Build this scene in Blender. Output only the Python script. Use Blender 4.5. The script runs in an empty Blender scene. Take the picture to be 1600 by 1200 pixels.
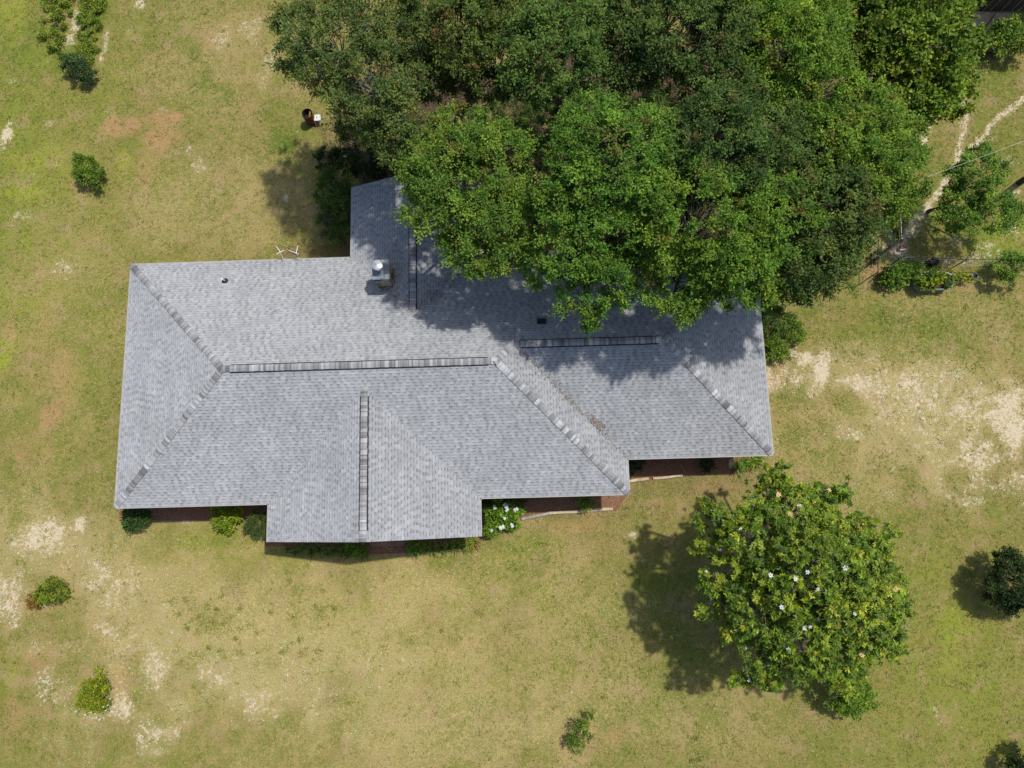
import bpy, math, random
import numpy as np
from mathutils import Vector, Matrix

random.seed(7)
rng = np.random.default_rng(11)
S = bpy.context.scene
COL = S.collection

# ------------------------------------------------------------------ camera, sky, sun, exposure
CAM = np.array([19.369, -0.061, 35.317])
ROT = (math.radians(9.4465), math.radians(1.0323), math.radians(-1.5251))
FPX = 1070.33                                   # focal length in pixels of a 1600 px wide frame
cam_data = bpy.data.cameras.new('camera')
cam = bpy.data.objects.new('camera', cam_data)
COL.objects.link(cam)
cam.location = CAM
cam.rotation_euler = ROT
cam_data.sensor_width = 36.0
cam_data.lens = FPX * 36.0 / 1600.0
cam_data.clip_end = 2000.0
S.camera = cam

SUN = Vector((0.40, 0.275, 1.0)).normalized()
world = bpy.data.worlds.new('World')
S.world = world
world.use_nodes = True
wn = world.node_tree.nodes
sky = wn.new('ShaderNodeTexSky')
sky.sky_type = 'NISHITA'
sky.sun_disc = False
sky.sun_elevation = math.asin(SUN.z)
sky.sun_rotation = math.atan2(SUN.x, SUN.y)
sky.dust_density = 2.0
wn['Background'].inputs['Strength'].default_value = 0.125
world.node_tree.links.new(sky.outputs['Color'], wn['Background'].inputs['Color'])
sun_data = bpy.data.lights.new('sun', 'SUN')
sun_data.energy = 3.6
sun_data.angle = math.radians(1.5)
sun_data.color = (1.0, 0.955, 0.87)
sun = bpy.data.objects.new('sun', sun_data)
COL.objects.link(sun)
sun.rotation_euler = SUN.to_track_quat('Z', 'Y').to_euler()
sun.location = (30, 20, 60)
S.view_settings.view_transform = 'Standard'
S.view_settings.look = 'None'
S.view_settings.exposure = 0.0
S.view_settings.gamma = 1.0

_M = np.array(Matrix.Rotation(ROT[2], 3, 'Z') @ Matrix.Rotation(ROT[1], 3, 'Y') @ Matrix.Rotation(ROT[0], 3, 'X'))
def at(u, v, z=0.0):
    """place of a thing that stands at height z, read off the survey photograph"""
    d = _M @ np.array([(u - 800) / FPX, -(v - 600) / FPX, -1.0])
    s = (z - CAM[2]) / d[2]
    return CAM + d * s
def at2(u, v, z=0.0):
    p = at(u, v, z)
    return float(p[0]), float(p[1])
def mpp(z=0.0):
    return (CAM[2] - z) / FPX                    # metres per photo pixel at height z

# ------------------------------------------------------------------ helpers
def link(o, parent=None):
    COL.objects.link(o)
    if parent is not None:
        o.parent = parent
    return o
def empty(name, loc=(0, 0, 0), rz=0.0, parent=None):
    o = bpy.data.objects.new(name, None)
    o.empty_display_size = 0.3
    o.location = loc
    o.rotation_euler = (0, 0, rz)
    return link(o, parent)
def tag(o, label, cat, group=None):
    o['label'] = label
    o['category'] = cat
    if group:
        o['group'] = group
    return o
def kind(o, k):
    o['kind'] = k
    return o
def mesh(verts, faces, name='m', mats=(), smooth=False, cols=None, attrs=None):
    me = bpy.data.meshes.new(name)
    me.from_pydata([tuple(map(float, v)) for v in verts], [], [tuple(map(int, f)) for f in faces])
    for m in mats:
        me.materials.append(m)
    if cols is not None:
        a = me.color_attributes.new('Col', 'FLOAT_COLOR', 'POINT')
        c = np.ones((len(verts), 4), np.float32); c[:, :3] = cols
        a.data.foreach_set('color', c.ravel())
    if smooth:
        me.polygons.foreach_set('use_smooth', [True] * len(me.polygons))
    me.update()
    return me
def npmesh(verts, quads, name, mats, cols=None, ncorner=4):
    """large mesh from arrays; every face has ncorner corners"""
    me = bpy.data.meshes.new(name)
    nv, nf = len(verts), len(quads)
    me.vertices.add(nv); me.vertices.foreach_set('co', np.asarray(verts, np.float32).ravel())
    me.loops.add(nf * ncorner); me.loops.foreach_set('vertex_index', np.asarray(quads, np.int32).ravel())
    me.polygons.add(nf)
    me.polygons.foreach_set('loop_start', np.arange(0, nf * ncorner, ncorner, dtype=np.int32))
    me.polygons.foreach_set('loop_total', np.full(nf, ncorner, np.int32))
    for m in mats:
        me.materials.append(m)
    me.update(calc_edges=True)
    if cols is not None:
        a = me.color_attributes.new('Col', 'FLOAT_COLOR', 'POINT')
        c = np.ones((nv, 4), np.float32); c[:, :3] = cols
        a.data.foreach_set('color', c.ravel())
    return me
def ob(name, me, parent=None, loc=(0, 0, 0), rot=(0, 0, 0)):
    o = bpy.data.objects.new(name, me)
    o.location = loc
    o.rotation_euler = rot
    return link(o, parent)

class MB:
    """collects simple shapes for one part"""
    def __init__(self):
        self.v = []; self.f = []
    def add(self, vs, fs):
        b = len(self.v)
        self.v += [tuple(x) for x in vs]
        self.f += [tuple(i + b for i in f) for f in fs]
        return self
    def box(self, lo, hi):
        x0, y0, z0 = lo; x1, y1, z1 = hi
        return self.add([(x0, y0, z0), (x1, y0, z0), (x1, y1, z0), (x0, y1, z0), (x0, y0, z1), (x1, y0, z1), (x1, y1, z1), (x0, y1, z1)],
                        [(0, 3, 2, 1), (4, 5, 6, 7), (0, 1, 5, 4), (1, 2, 6, 5), (2, 3, 7, 6), (3, 0, 4, 7)])
    def bar(self, a, b, w, h=None, up=(0, 0, 1)):
        a = Vector(a); b = Vector(b); h = h or w
        d = (b - a).normalized()
        u = Vector(up)
        if abs(d.dot(u)) > 0.98: u = Vector((1, 0, 0))
        s = d.cross(u).normalized() * w / 2
        t = s.cross(d).normalized() * h / 2
        return self.add([a - s - t, a + s - t, a + s + t, a - s + t, b - s - t, b + s - t, b + s + t, b - s + t],
                        [(0, 3, 2, 1), (4, 5, 6, 7), (0, 1, 5, 4), (1, 2, 6, 5), (2, 3, 7, 6), (3, 0, 4, 7)])
    def tube(self, pts, radii, n=8, cap=True):
        pts = [Vector(p) for p in pts]
        if not hasattr(radii, '__len__'): radii = [radii] * len(pts)
        rings = []
        ref = Vector((0.31, 0.17, 0.93))
        for i, p in enumerate(pts):
            d = (pts[min(i + 1, len(pts) - 1)] - pts[max(i - 1, 0)]).normalized()
            r = ref if abs(d.dot(ref)) < 0.95 else Vector((1, 0, 0))
            s = d.cross(r).normalized(); t = d.cross(s)
            rings.append([p + (s * math.cos(2 * math.pi * k / n) + t * math.sin(2 * math.pi * k / n)) * radii[i] for k in range(n)])
        vs = [v for r in rings for v in r]
        fs = []
        for i in range(len(pts) - 1):
            for k in range(n):
                k2 = (k + 1) % n
                fs.append((i * n + k, i * n + k2, (i + 1) * n + k2, (i + 1) * n + k))
        if cap:
            fs.append(tuple(range(n - 1, -1, -1)))
            fs.append(tuple((len(pts) - 1) * n + k for k in range(n)))
        return self.add(vs, fs)
    def lathe(self, prof, n=24, c=(0, 0, 0)):
        vs = []; fs = []
        for r, z in prof:
            for k in range(n):
                a = 2 * math.pi * k / n
                vs.append((c[0] + r * math.cos(a), c[1] + r * math.sin(a), c[2] + z))
        for i in range(len(prof) - 1):
            for k in range(n):
                k2 = (k + 1) % n
                fs.append((i * n + k, i * n + k2, (i + 1) * n + k2, (i + 1) * n + k))
        return self.add(vs, fs)
    def build(self, name, mat, parent=None, loc=(0, 0, 0), rot=(0, 0, 0), smooth=False, bevel=0.0):
        me = mesh(self.v, self.f, name, [mat], smooth)
        o = ob(name, me, parent, loc, rot)
        if bevel:
            b = o.modifiers.new('bevel', 'BEVEL'); b.width = bevel; b.segments = 2; b.limit_method = 'ANGLE'
        return o

# value noise used to vary colours of blades, tabs and leaves
class VN:
    def __init__(self, seed):
        self.t = np.random.default_rng(seed).random((256, 256))
    def __call__(self, x, y, s=1.0):
        x = np.asarray(x) * s + 1000.0; y = np.asarray(y) * s + 1000.0
        xi = np.floor(x).astype(int); yi = np.floor(y).astype(int)
        fx = x - xi; fy = y - yi
        fx = fx * fx * (3 - 2 * fx); fy = fy * fy * (3 - 2 * fy)
        g = lambda a, b: self.t[a % 256, b % 256]
        return (g(xi, yi) * (1 - fx) + g(xi + 1, yi) * fx) * (1 - fy) + (g(xi, yi + 1) * (1 - fx) + g(xi + 1, yi + 1) * fx) * fy
vn1, vn2, vn3 = VN(1), VN(2), VN(3)

# ------------------------------------------------------------------ materials
def newmat(name):
    m = bpy.data.materials.new(name)
    m.use_nodes = True
    nt = m.node_tree
    return m, nt.nodes, nt.links, nt.nodes['Principled BSDF']
def plain(name, col, rough=0.6, metal=0.0, spec=0.4, var=0.25, scale=6.0, bump=0.0):
    """colour with a little procedural grime and unevenness"""
    m, n, l, b = newmat(name)
    g = n.new('ShaderNodeNewGeometry')
    nz = n.new('ShaderNodeTexNoise'); nz.inputs['Scale'].default_value = scale; nz.inputs['Detail'].default_value = 6.0
    l.new(g.outputs['Position'], nz.inputs['Vector'])
    mr = n.new('ShaderNodeMapRange'); mr.inputs['From Min'].default_value = 0.3; mr.inputs['From Max'].default_value = 0.7
    mr.inputs['To Min'].default_value = 1.0 - var; mr.inputs['To Max'].default_value = 1.0 + var
    l.new(nz.outputs['Fac'], mr.inputs['Value'])
    mx = n.new('ShaderNodeVectorMath'); mx.operation = 'SCALE'; mx.inputs[0].default_value = col[:3]
    l.new(mr.outputs['Result'], mx.inputs['Scale'])
    l.new(mx.outputs['Vector'], b.inputs['Base Color'])
    b.inputs['Roughness'].default_value = rough
    b.inputs['Metallic'].default_value = metal
    b.inputs['Specular IOR Level'].default_value = spec
    if bump:
        bp = n.new('ShaderNodeBump'); bp.inputs['Strength'].default_value = bump; bp.inputs['Distance'].default_value = 0.02
        nz2 = n.new('ShaderNodeTexNoise'); nz2.inputs['Scale'].default_value = scale * 4
        l.new(g.outputs['Position'], nz2.inputs['Vector'])
        l.new(nz2.outputs['Fac'], bp.inputs['Height']); l.new(bp.outputs['Normal'], b.inputs['Normal'])
    return m
def colmat(name, rough=0.9, spec=0.2, trans=0.0, noise=0.0, scale=20.0, stain=False):
    """takes the piece's own pigment from its colour attribute"""
    m, n, l, b = newmat(name)
    a = n.new('ShaderNodeAttribute'); a.attribute_name = 'Col'
    src = a.outputs['Color']
    if noise:
        g = n.new('ShaderNodeNewGeometry')
        nz = n.new('ShaderNodeTexNoise'); nz.inputs['Scale'].default_value = scale; nz.inputs['Detail'].default_value = 4.0
        l.new(g.outputs['Position'], nz.inputs['Vector'])
        mr = n.new('ShaderNodeMapRange'); mr.inputs['From Min'].default_value = 0.3; mr.inputs['From Max'].default_value = 0.7
        mr.inputs['To Min'].default_value = 1.0 - noise; mr.inputs['To Max'].default_value = 1.0 + noise
        l.new(nz.outputs['Fac'], mr.inputs['Value'])
        mx = n.new('ShaderNodeVectorMath'); mx.operation = 'SCALE'
        l.new(src, mx.inputs[0]); l.new(mr.outputs['Result'], mx.inputs['Scale'])
        src = mx.outputs['Vector']
    if stain:                                          # weathering: blotches and washed streaks over the granules
        mp = n.new('ShaderNodeMapping'); mp.inputs['Scale'].default_value = (0.9, 0.45, 0.45)
        l.new(g.outputs['Position'], mp.inputs['Vector'])
        z2 = n.new('ShaderNodeTexNoise'); z2.inputs['Scale'].default_value = 1.0; z2.inputs['Detail'].default_value = 7.0; z2.inputs['Roughness'].default_value = 0.65
        l.new(mp.outputs['Vector'], z2.inputs['Vector'])
        r2_ = n.new('ShaderNodeMapRange'); r2_.inputs['From Min'].default_value = 0.32; r2_.inputs['From Max'].default_value = 0.68
        r2_.inputs['To Min'].default_value = 0.90; r2_.inputs['To Max'].default_value = 1.09
        l.new(z2.outputs['Fac'], r2_.inputs['Value'])
        m3 = n.new('ShaderNodeVectorMath'); m3.operation = 'SCALE'
        l.new(src, m3.inputs[0]); l.new(r2_.outputs['Result'], m3.inputs['Scale'])
        src = m3.outputs['Vector']
    l.new(src, b.inputs['Base Color'])
    b.inputs['Roughness'].default_value = rough
    if rough > 0.88: b.inputs['Diffuse Roughness'].default_value = 0.5
    b.inputs['Specular IOR Level'].default_value = spec
    if trans:
        t = n.new('ShaderNodeBsdfTranslucent')
        mul = n.new('ShaderNodeVectorMath'); mul.operation = 'MULTIPLY'; mul.inputs[1].default_value = (1.25, 1.3, 0.6)
        l.new(src, mul.inputs[0]); l.new(mul.outputs['Vector'], t.inputs['Color'])
        ms = n.new('ShaderNodeMixShader'); ms.inputs['Fac'].default_value = trans
        l.new(b.outputs['BSDF'], ms.inputs[1]); l.new(t.outputs['BSDF'], ms.inputs[2])
        l.new(ms.outputs['Shader'], n['Material Output'].inputs['Surface'])
    return m

MAT = {}
MAT['leaf'] = colmat('leaf', 0.62, 0.18, trans=0.27)
MAT['glossy_leaf'] = colmat('glossy_leaf', 0.45, 0.28, trans=0.28)
MAT['blade'] = colmat('grass_blade', 0.7, 0.2, trans=0.2)
MAT['shingle'] = colmat('asphalt_shingle', 0.92, 0.15, noise=0.14, scale=26.0, stain=True)
MAT['bark'] = plain('bark', (0.085, 0.072, 0.058), 0.9, var=0.5, scale=8, bump=0.5)
MAT['pale_bark'] = plain('pale_bark', (0.30, 0.27, 0.23), 0.9, var=0.4, scale=8, bump=0.4)
MAT['litter'] = colmat('leaf_litter', 0.9, 0.1)
MAT['white_petal'] = plain('white_petal', (0.58, 0.60, 0.57), 0.6, var=0.06)
MAT['tan_petal'] = plain('tan_petal', (0.62, 0.44, 0.20), 0.7, var=0.2)
MAT['deck'] = plain('roof_underlay', (0.12, 0.12, 0.13), 0.95)
MAT['trim'] = plain('painted_trim', (0.62, 0.62, 0.60), 0.6, var=0.06)
MAT['drip'] = plain('drip_edge', (0.36, 0.355, 0.34), 0.6, var=0.1)
MAT['vent'] = plain('vent_plastic', (0.018, 0.018, 0.022), 0.8, var=0.2)
MAT['white_pipe'] = plain('white_pipe', (0.78, 0.78, 0.76), 0.4, var=0.05)
MAT['galv'] = plain('galvanised', (0.55, 0.58, 0.60), 0.5, metal=0.6, var=0.12, scale=14)
MAT['cover'] = plain('chimney_cover', (0.20, 0.23, 0.26), 0.6, metal=0.1, var=0.2)
MAT['mortar'] = plain('mortar', (0.05, 0.045, 0.04), 0.95)
MAT['rust'] = plain('rusty_steel', (0.14, 0.045, 0.02), 0.85, metal=0.2, var=0.6, scale=9, bump=0.3)
MAT['char'] = plain('charred_inside', (0.02, 0.014, 0.012), 0.95, var=0.4)
MAT['stool'] = plain('white_plastic', (0.62, 0.64, 0.64), 0.45, var=0.05)
MAT['timber'] = plain('tan_timber', (0.52, 0.42, 0.28), 0.85, var=0.25, scale=5, bump=0.3)
MAT['grey_timber'] = plain('grey_timber', (0.36, 0.32, 0.27), 0.88, var=0.3, scale=5, bump=0.3)
MAT['pole'] = plain('pole_wood', (0.06, 0.05, 0.045), 0.9, var=0.4, scale=5)
MAT['wire'] = plain('cable', (0.42, 0.45, 0.48), 0.4, metal=0.3, var=0.1)
MAT['dark_metal'] = plain('dark_metal', (0.045, 0.04, 0.037), 0.6, metal=0.3, var=0.3)
MAT['light_metal'] = plain('light_metal', (0.48, 0.48, 0.46), 0.5, metal=0.4, var=0.2)
MAT['tank'] = plain('tank_steel', (0.23, 0.29, 0.30), 0.5, metal=0.35, var=0.2, scale=7)
MAT['soil'] = plain('potting_soil', (0.045, 0.03, 0.022), 0.95, var=0.5, scale=14, bump=0.6)
MAT['black_plastic'] = plain('black_plastic', (0.012, 0.012, 0.014), 0.5, var=0.2)
MAT['blue_plastic'] = plain('blue_plastic', (0.07, 0.16, 0.20), 0.5, var=0.2)
MAT['red_paint'] = plain('red_paint', (0.22, 0.035, 0.03), 0.6, var=0.2)
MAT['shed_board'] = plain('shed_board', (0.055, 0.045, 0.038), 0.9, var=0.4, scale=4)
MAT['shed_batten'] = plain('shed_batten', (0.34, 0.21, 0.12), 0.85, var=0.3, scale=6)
MAT['ply'] = plain('weathered_plywood', (0.42, 0.30, 0.21), 0.9, var=0.3, scale=3, bump=0.2)
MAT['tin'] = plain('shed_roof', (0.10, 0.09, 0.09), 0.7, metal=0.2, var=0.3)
MAT['rock'] = plain('sandstone', (0.50, 0.38, 0.26), 0.9, var=0.3, scale=7, bump=0.4)

def brickmat(name, c1, c2, mortar, scale):
    m, n, l, b = newmat(name)
    tc = n.new('ShaderNodeTexCoord')
    mp = n.new('ShaderNodeMapping'); mp.inputs['Rotation'].default_value = (math.pi / 2, 0, 0)
    l.new(tc.outputs['Object'], mp.inputs['Vector'])
    br = n.new('ShaderNodeTexBrick')
    br.inputs['Color1'].default_value = (*c1, 1); br.inputs['Color2'].default_value = (*c2, 1); br.inputs['Mortar'].default_value = (*mortar, 1)
    br.inputs['Scale'].default_value = scale
    l.new(mp.outputs['Vector'], br.inputs['Vector'])
    l.new(br.outputs['Color'], b.inputs['Base Color'])
    b.inputs['Roughness'].default_value = 0.9
    return m
MAT['brick'] = brickmat('brick_wall', (0.26, 0.11, 0.07), (0.20, 0.09, 0.065), (0.35, 0.32, 0.28), 2.2)

# cap shingles: one mesh, the tone comes from the piece itself
def capmat():
    m, n, l, b = newmat('cap_shingle')
    oi = n.new('ShaderNodeObjectInfo')
    g = n.new('ShaderNodeNewGeometry')
    nz = n.new('ShaderNodeTexNoise'); nz.inputs['Scale'].default_value = 30.0
    l.new(g.outputs['Position'], nz.inputs['Vector'])
    mr = n.new('ShaderNodeMapRange'); mr.inputs['From Min'].default_value = 0.3; mr.inputs['From Max'].default_value = 0.7
    mr.inputs['To Min'].default_value = 0.85; mr.inputs['To Max'].default_value = 1.15
    l.new(nz.outputs['Fac'], mr.inputs['Value'])
    mx = n.new('ShaderNodeVectorMath'); mx.operation = 'SCALE'
    l.new(oi.outputs['Color'], mx.inputs[0]); l.new(mr.outputs['Result'], mx.inputs['Scale'])
    # granule blends run across each piece in bands
    tc = n.new('ShaderNodeTexCoord'); sp = n.new('ShaderNodeSeparateXYZ'); l.new(tc.outputs['Object'], sp.inputs['Vector'])
    ad = n.new('ShaderNodeMath'); ad.operation = 'MULTIPLY_ADD'; ad.inputs[1].default_value = 9.0
    l.new(sp.outputs['X'], ad.inputs[0]); l.new(oi.outputs['Random'], ad.inputs[2])
    fl = n.new('ShaderNodeMath'); fl.operation = 'FLOOR'; l.new(ad.outputs[0], fl.inputs[0])
    rn = n.new('ShaderNodeMath'); rn.operation = 'MULTIPLY_ADD'; rn.inputs[1].default_value = 57.3; l.new(oi.outputs['Random'], rn.inputs[0]); l.new(fl.outputs[0], rn.inputs[2])
    wn2 = n.new('ShaderNodeTexWhiteNoise'); wn2.noise_dimensions = '1D'; l.new(rn.outputs[0], wn2.inputs['W'])
    rp = n.new('ShaderNodeMapRange'); rp.inputs['To Min'].default_value = 0.66; rp.inputs['To Max'].default_value = 1.40
    l.new(wn2.outputs['Value'], rp.inputs['Value'])
    edge = n.new('ShaderNodeMapRange'); edge.inputs['From Min'].default_value = 0.0; edge.inputs['From Max'].default_value = 0.03; edge.inputs['To Min'].default_value = 0.45  # lower end darkened in the colour, standing in for the butt's shadow
    l.new(sp.outputs['X'], edge.inputs['Value'])
    mm = n.new('ShaderNodeMath'); mm.operation = 'MULTIPLY'; l.new(rp.outputs['Result'], mm.inputs[0]); l.new(edge.outputs['Result'], mm.inputs[1])
    m4 = n.new('ShaderNodeVectorMath'); m4.operation = 'SCALE'; l.new(mx.outputs['Vector'], m4.inputs[0]); l.new(mm.outputs[0], m4.inputs['Scale'])
    l.new(m4.outputs['Vector'], b.inputs['Base Color'])
    b.inputs['Roughness'].default_value = 0.92
    b.inputs['Specular IOR Level'].default_value = 0.15
    return m
MAT['cap'] = capmat()

# ------------------------------------------------------------------ house dimensions (eave plan, metres)
ZE = 2.75
T = 0.4434
D = 12.0
LM = 24.27
YS = 1.64
XE = 31.11
G0, G1, GP = 7.30, 17.29, 1.77
B0, BX, BQ = 11.07, 14.375, 3.74
B1 = 2 * BX - B0
D2 = D - YS
YR = YS + D2 / 2
JX = LM - D2 / 2
PLAN = [(0, 0), (G0, 0), (G0, -GP), (G1, -GP), (G1, 0), (LM, 0), (LM, YS), (XE, YS), (XE, D), (B1, D), (B1, D + BQ), (B0, D + BQ), (B0, D), (0, D)]

# ------------------------------------------------------------------ ground
GX0, GX1, GY0, GY1 = -15.0, 53.0, -19.0, 34.0
STEP = 0.25
def lines(a, b):
    core = list(np.arange(a, b + 1e-6, STEP))
    out = []; s = 1.0; x = a
    while a - x < 380: x -= s; out.append(x); s *= 1.5
    out2 = []; s = 1.0; x = b
    while x - b < 380: x += s; out2.append(x); s *= 1.5
    return np.array(out[::-1] + core + out2)
gx = lines(GX0, GX1); gy = lines(GY0, GY1)
XX, YY = np.meshgrid(gx, gy)
def blobs(lst, X, Y, wob=0.95):
    """soft patches given by their place and half sizes in photo pixels, with ragged edges"""
    out = np.zeros_like(X)
    wn_ = (vn1(X, Y, 0.9) - 0.5) * wob + (vn2(X, Y, 2.3) - 0.5) * wob * 0.7
    for u, v, ru, rv, a in lst:
        cx, cy = at2(u, v)
        k = mpp()
        dx = (X - cx) / (ru * k); dy = (Y - cy) / (rv * k)
        d = np.sqrt(dx * dx + dy * dy) + wn_
        out = np.maximum(out, a * np.clip(1.45 - d, 0, 1))
    return out
def track(pts, w, a, X, Y):
    out = np.zeros_like(X)
    P = [np.array(at2(*p)) for p in pts]
    for p, q in zip(P[:-1], P[1:]):
        d = q - p; L = d @ d
        s = np.clip(((X - p[0]) * d[0] + (Y - p[1]) * d[1]) / L, 0, 1)
        r = np.hypot(X - p[0] - s * d[0], Y - p[1] - s * d[1]) + (vn2(X, Y, 3.0) - 0.5) * w * 0.8
        out = np.maximum(out, a * np.clip(1.5 - r / w, 0, 1))
    return out
BARE = [(150, 930, 140, 120, .17), (80, 860, 90, 70, .22), (1470, 660, 140, 100, .24), (190, 1080, 120, 80, .2), (450, 1080, 160, 70, .16), (1350, 590, 80, 40, .2), (1575, 655, 48, 46, .78), (1545, 700, 56, 44, .6), (1500, 640, 80, 45, .50), (1430, 610, 80, 35, .40), (1400, 660, 60, 28, .33), (1560, 760, 50, 26, .5),
        (1340, 605, 24, 18, .62), (1283, 575, 13, 22, .95), (1260, 560, 16, 10, .85), (1235, 585, 26, 26, .5), (1240, 548, 8, 12, .9), (1275, 610, 16, 16, .5), (1420, 600, 12, 8, .8), (1320, 680, 30, 12, .45), (1500, 770, 30, 16, .45),
        (75, 835, 38, 30, .66), (45, 850, 34, 30, .66), (126, 818, 14, 18, .85), (10, 935, 18, 34, .62), (20, 965, 14, 26, .5), (70, 1075, 34, 36, .6), (190, 1105, 30, 24, .7), (240, 1055, 28, 24, .6), (230, 1150, 40, 22, .5),
        (150, 895, 22, 40, .45), (185, 930, 30, 26, .42), (165, 985, 18, 16, .5), (60, 1010, 20, 16, .35), (330, 1060, 40, 24, .35), (420, 1110, 60, 30, .34), (520, 1080, 40, 26, .3),
        (118, 32, 9, 26, .9), (110, 60, 12, 18, .7), (165, 62, 6, 22, .85), (158, 90, 5, 12, .8), (220, 8, 10, 8, .8), (10, 214, 8, 20, .95), (78, 192, 8, 8, .8), (18, 125, 12, 8, .5), (85, 258, 7, 6, .7), (200, 50, 5, 8, .6), (222, 55, 4, 20, .4),
        (295, 235, 14, 22, .5), (310, 255, 14, 14, .45), (100, 420, 34, 14, .45), (60, 430, 12, 8, .5), (255, 170, 10, 6, .6), (35, 335, 18, 4, .7), (345, 70, 22, 28, .4), (392, 45, 16, 20, .4), (405, 125, 14, 14, .4), (420, 95, 10, 30, .35), (75, 950, 20, 10, .35),
        (1408, 395, 26, 16, .95), (1390, 370, 10, 22, .7), (1335, 400, 20, 26, .55), (1370, 385, 16, 26, .5), (1500, 375, 14, 10, .6), (1540, 385, 14, 10, .6), (1585, 360, 10, 12, .7), (1430, 350, 16, 30, .55), (1545, 215, 8, 6, .6), (1580, 250, 20, 10, .5), (1200, 580, 10, 22, .7),
        (290, 810, 30, 6, .55), (990, 835, 6, 5, .9), (1000, 918, 6, 5, .6), (660, 465, 4, 4, .6), (447, 308, 5, 5, .8), (1590, 300, 14, 10, .6), (30, 900, 20, 20, .5), (1410, 730, 30, 14, .3), (1465, 1120, 8, 16, .4)]
RED = [(140, 285, 38, 22, .55), (82, 940, 44, 20, .55), (905, 1155, 40, 26, .45), (1570, 930, 50, 40, .4), (1250, 960, 110, 90, .45), (122, 125, 30, 16, .4), (1325, 1095, 40, 26, .45), (70, 560, 70, 130, .36), (60, 430, 60, 50, .3), (130, 960, 130, 110, .28), (380, 90, 70, 80, .3), (420, 330, 60, 70, .3), (620, 920, 200, 30, .22), (980, 860, 90, 40, .3), (1290, 640, 80, 60, .25), (40, 700, 50, 60, .35), (195, 200, 32, 20, .95), (250, 185, 44, 18, .8), (255, 215, 44, 18, .7), (230, 250, 26, 30, .5), (222, 280, 12, 18, .6), (165, 318, 20, 10, .6), (80, 640, 20, 26, .9), (90, 575, 34, 60, .5), (55, 600, 24, 30, .4), (15, 510, 10, 20, .6), (30, 715, 6, 6, .9),
       (330, 60, 34, 30, .45), (60, 1040, 40, 30, .5), (20, 1100, 40, 50, .5), (190, 1075, 18, 40, .55), (90, 965, 60, 16, .4), (960, 1150, 24, 24, .5), (700, 1000, 60, 30, .3), (900, 820, 70, 14, .5), (1030, 800, 40, 20, .4), (560, 880, 100, 8, .4), (140, 365, 30, 12, .4), (500, 395, 60, 12, .7), (390, 160, 30, 26, .35), (340, 330, 50, 40, .25),
       (1215, 585, 14, 18, .7), (1345, 610, 24, 18, .5), (1370, 425, 26, 12, .8), (1480, 450, 60, 8, .4), (1545, 820, 30, 12, .4), (1235, 525, 14, 10, .5), (960, 770, 30, 18, .7), (1130, 760, 60, 14, .5)]
LUSH = [(30, 260, 90, 300, .62), (70, 260, 190, 300, .30), (1540, 260, 90, 90, .4), (90, 560, 130, 180, .25), (1480, 1040, 150, 170, .40), (1400, 520, 180, 60, .2), (20, 60, 60, 70, .8), (60, 120, 50, 40, .6), (150, 20, 24, 40, .8), (110, 90, 40, 50, .8), (240, 40, 30, 60, .4), (320, 120, 22, 36, .75), (300, 80, 16, 30, .6), (350, 150, 26, 18, .6), (420, 170, 24, 18, .7), (440, 215, 24, 36, .8), (50, 290, 40, 20, .7), (190, 240, 20, 26, .6), (10, 320, 20, 40, .6), (60, 180, 60, 20, .4),
        (5, 555, 16, 30, .9), (40, 490, 40, 40, .5), (150, 470, 50, 60, .4), (140, 560, 40, 60, .35), (170, 640, 30, 60, .35), (15, 730, 20, 20, .6), (8, 1070, 14, 30, .7), (65, 1065, 14, 14, .4),
        (1440, 510, 130, 26, .5), (1380, 490, 30, 20, .6), (1330, 530, 40, 30, .5), (1240, 620, 26, 30, .6), (1240, 680, 20, 20, .6), (1480, 540, 80, 20, .4), (1550, 370, 50, 30, .9), (1590, 330, 30, 20, .7), (1560, 400, 40, 16, .8), (1480, 985, 30, 60, .8), (1450, 1040, 34, 40, .55), (1420, 1080, 30, 50, .5), (1400, 1180, 60, 30, .4), (1440, 650, 14, 10, .6), (1560, 940, 60, 50, .4),
        (790, 880, 60, 26, .5), (830, 860, 40, 20, .5), (330, 845, 60, 14, .6), (430, 880, 30, 14, .3), (690, 880, 40, 12, .45), (1010, 800, 20, 10, .5), (1050, 950, 90, 100, .5), (1560, 130, 40, 40, .5), (900, 930, 60, 40, .3)]
YEL = [(60, 330, 170, 330, .35), (1480, 1040, 130, 150, .3), (60, 250, 60, 30, .7), (20, 30, 30, 60, .7), (190, 250, 20, 24, .8), (40, 300, 50, 24, .8), (5, 560, 20, 40, 1.0), (60, 470, 70, 50, .5), (60, 380, 60, 20, .4), (430, 870, 300, 30, .5), (300, 880, 120, 40, .5), (600, 950, 260, 60, .35), (330, 830, 80, 20, .5), (1490, 1000, 40, 60, .7), (1450, 900, 60, 40, .3), (20, 1060, 20, 30, .6), (1570, 370, 50, 30, .5), (700, 1050, 200, 60, .25)]
PALE = [(100, 450, 140, 260, .3), (380, 330, 140, 100, .45), (330, 100, 120, 110, .3), (560, 1000, 400, 160, .5), (1500, 480, 120, 60, .3), (450, 1000, 330, 130, .7), (250, 960, 160, 120, .6), (150, 900, 120, 100, .55), (650, 1120, 300, 90, .6), (1440, 640, 220, 110, .7), (1330, 740, 140, 60, .35), (250, 330, 120, 80, .4), (350, 330, 60, 60, .35), (860, 1000, 160, 120, .4), (60, 840, 120, 80, .5), (1000, 1120, 200, 60, .3), (700, 900, 240, 60, .35)]
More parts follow.
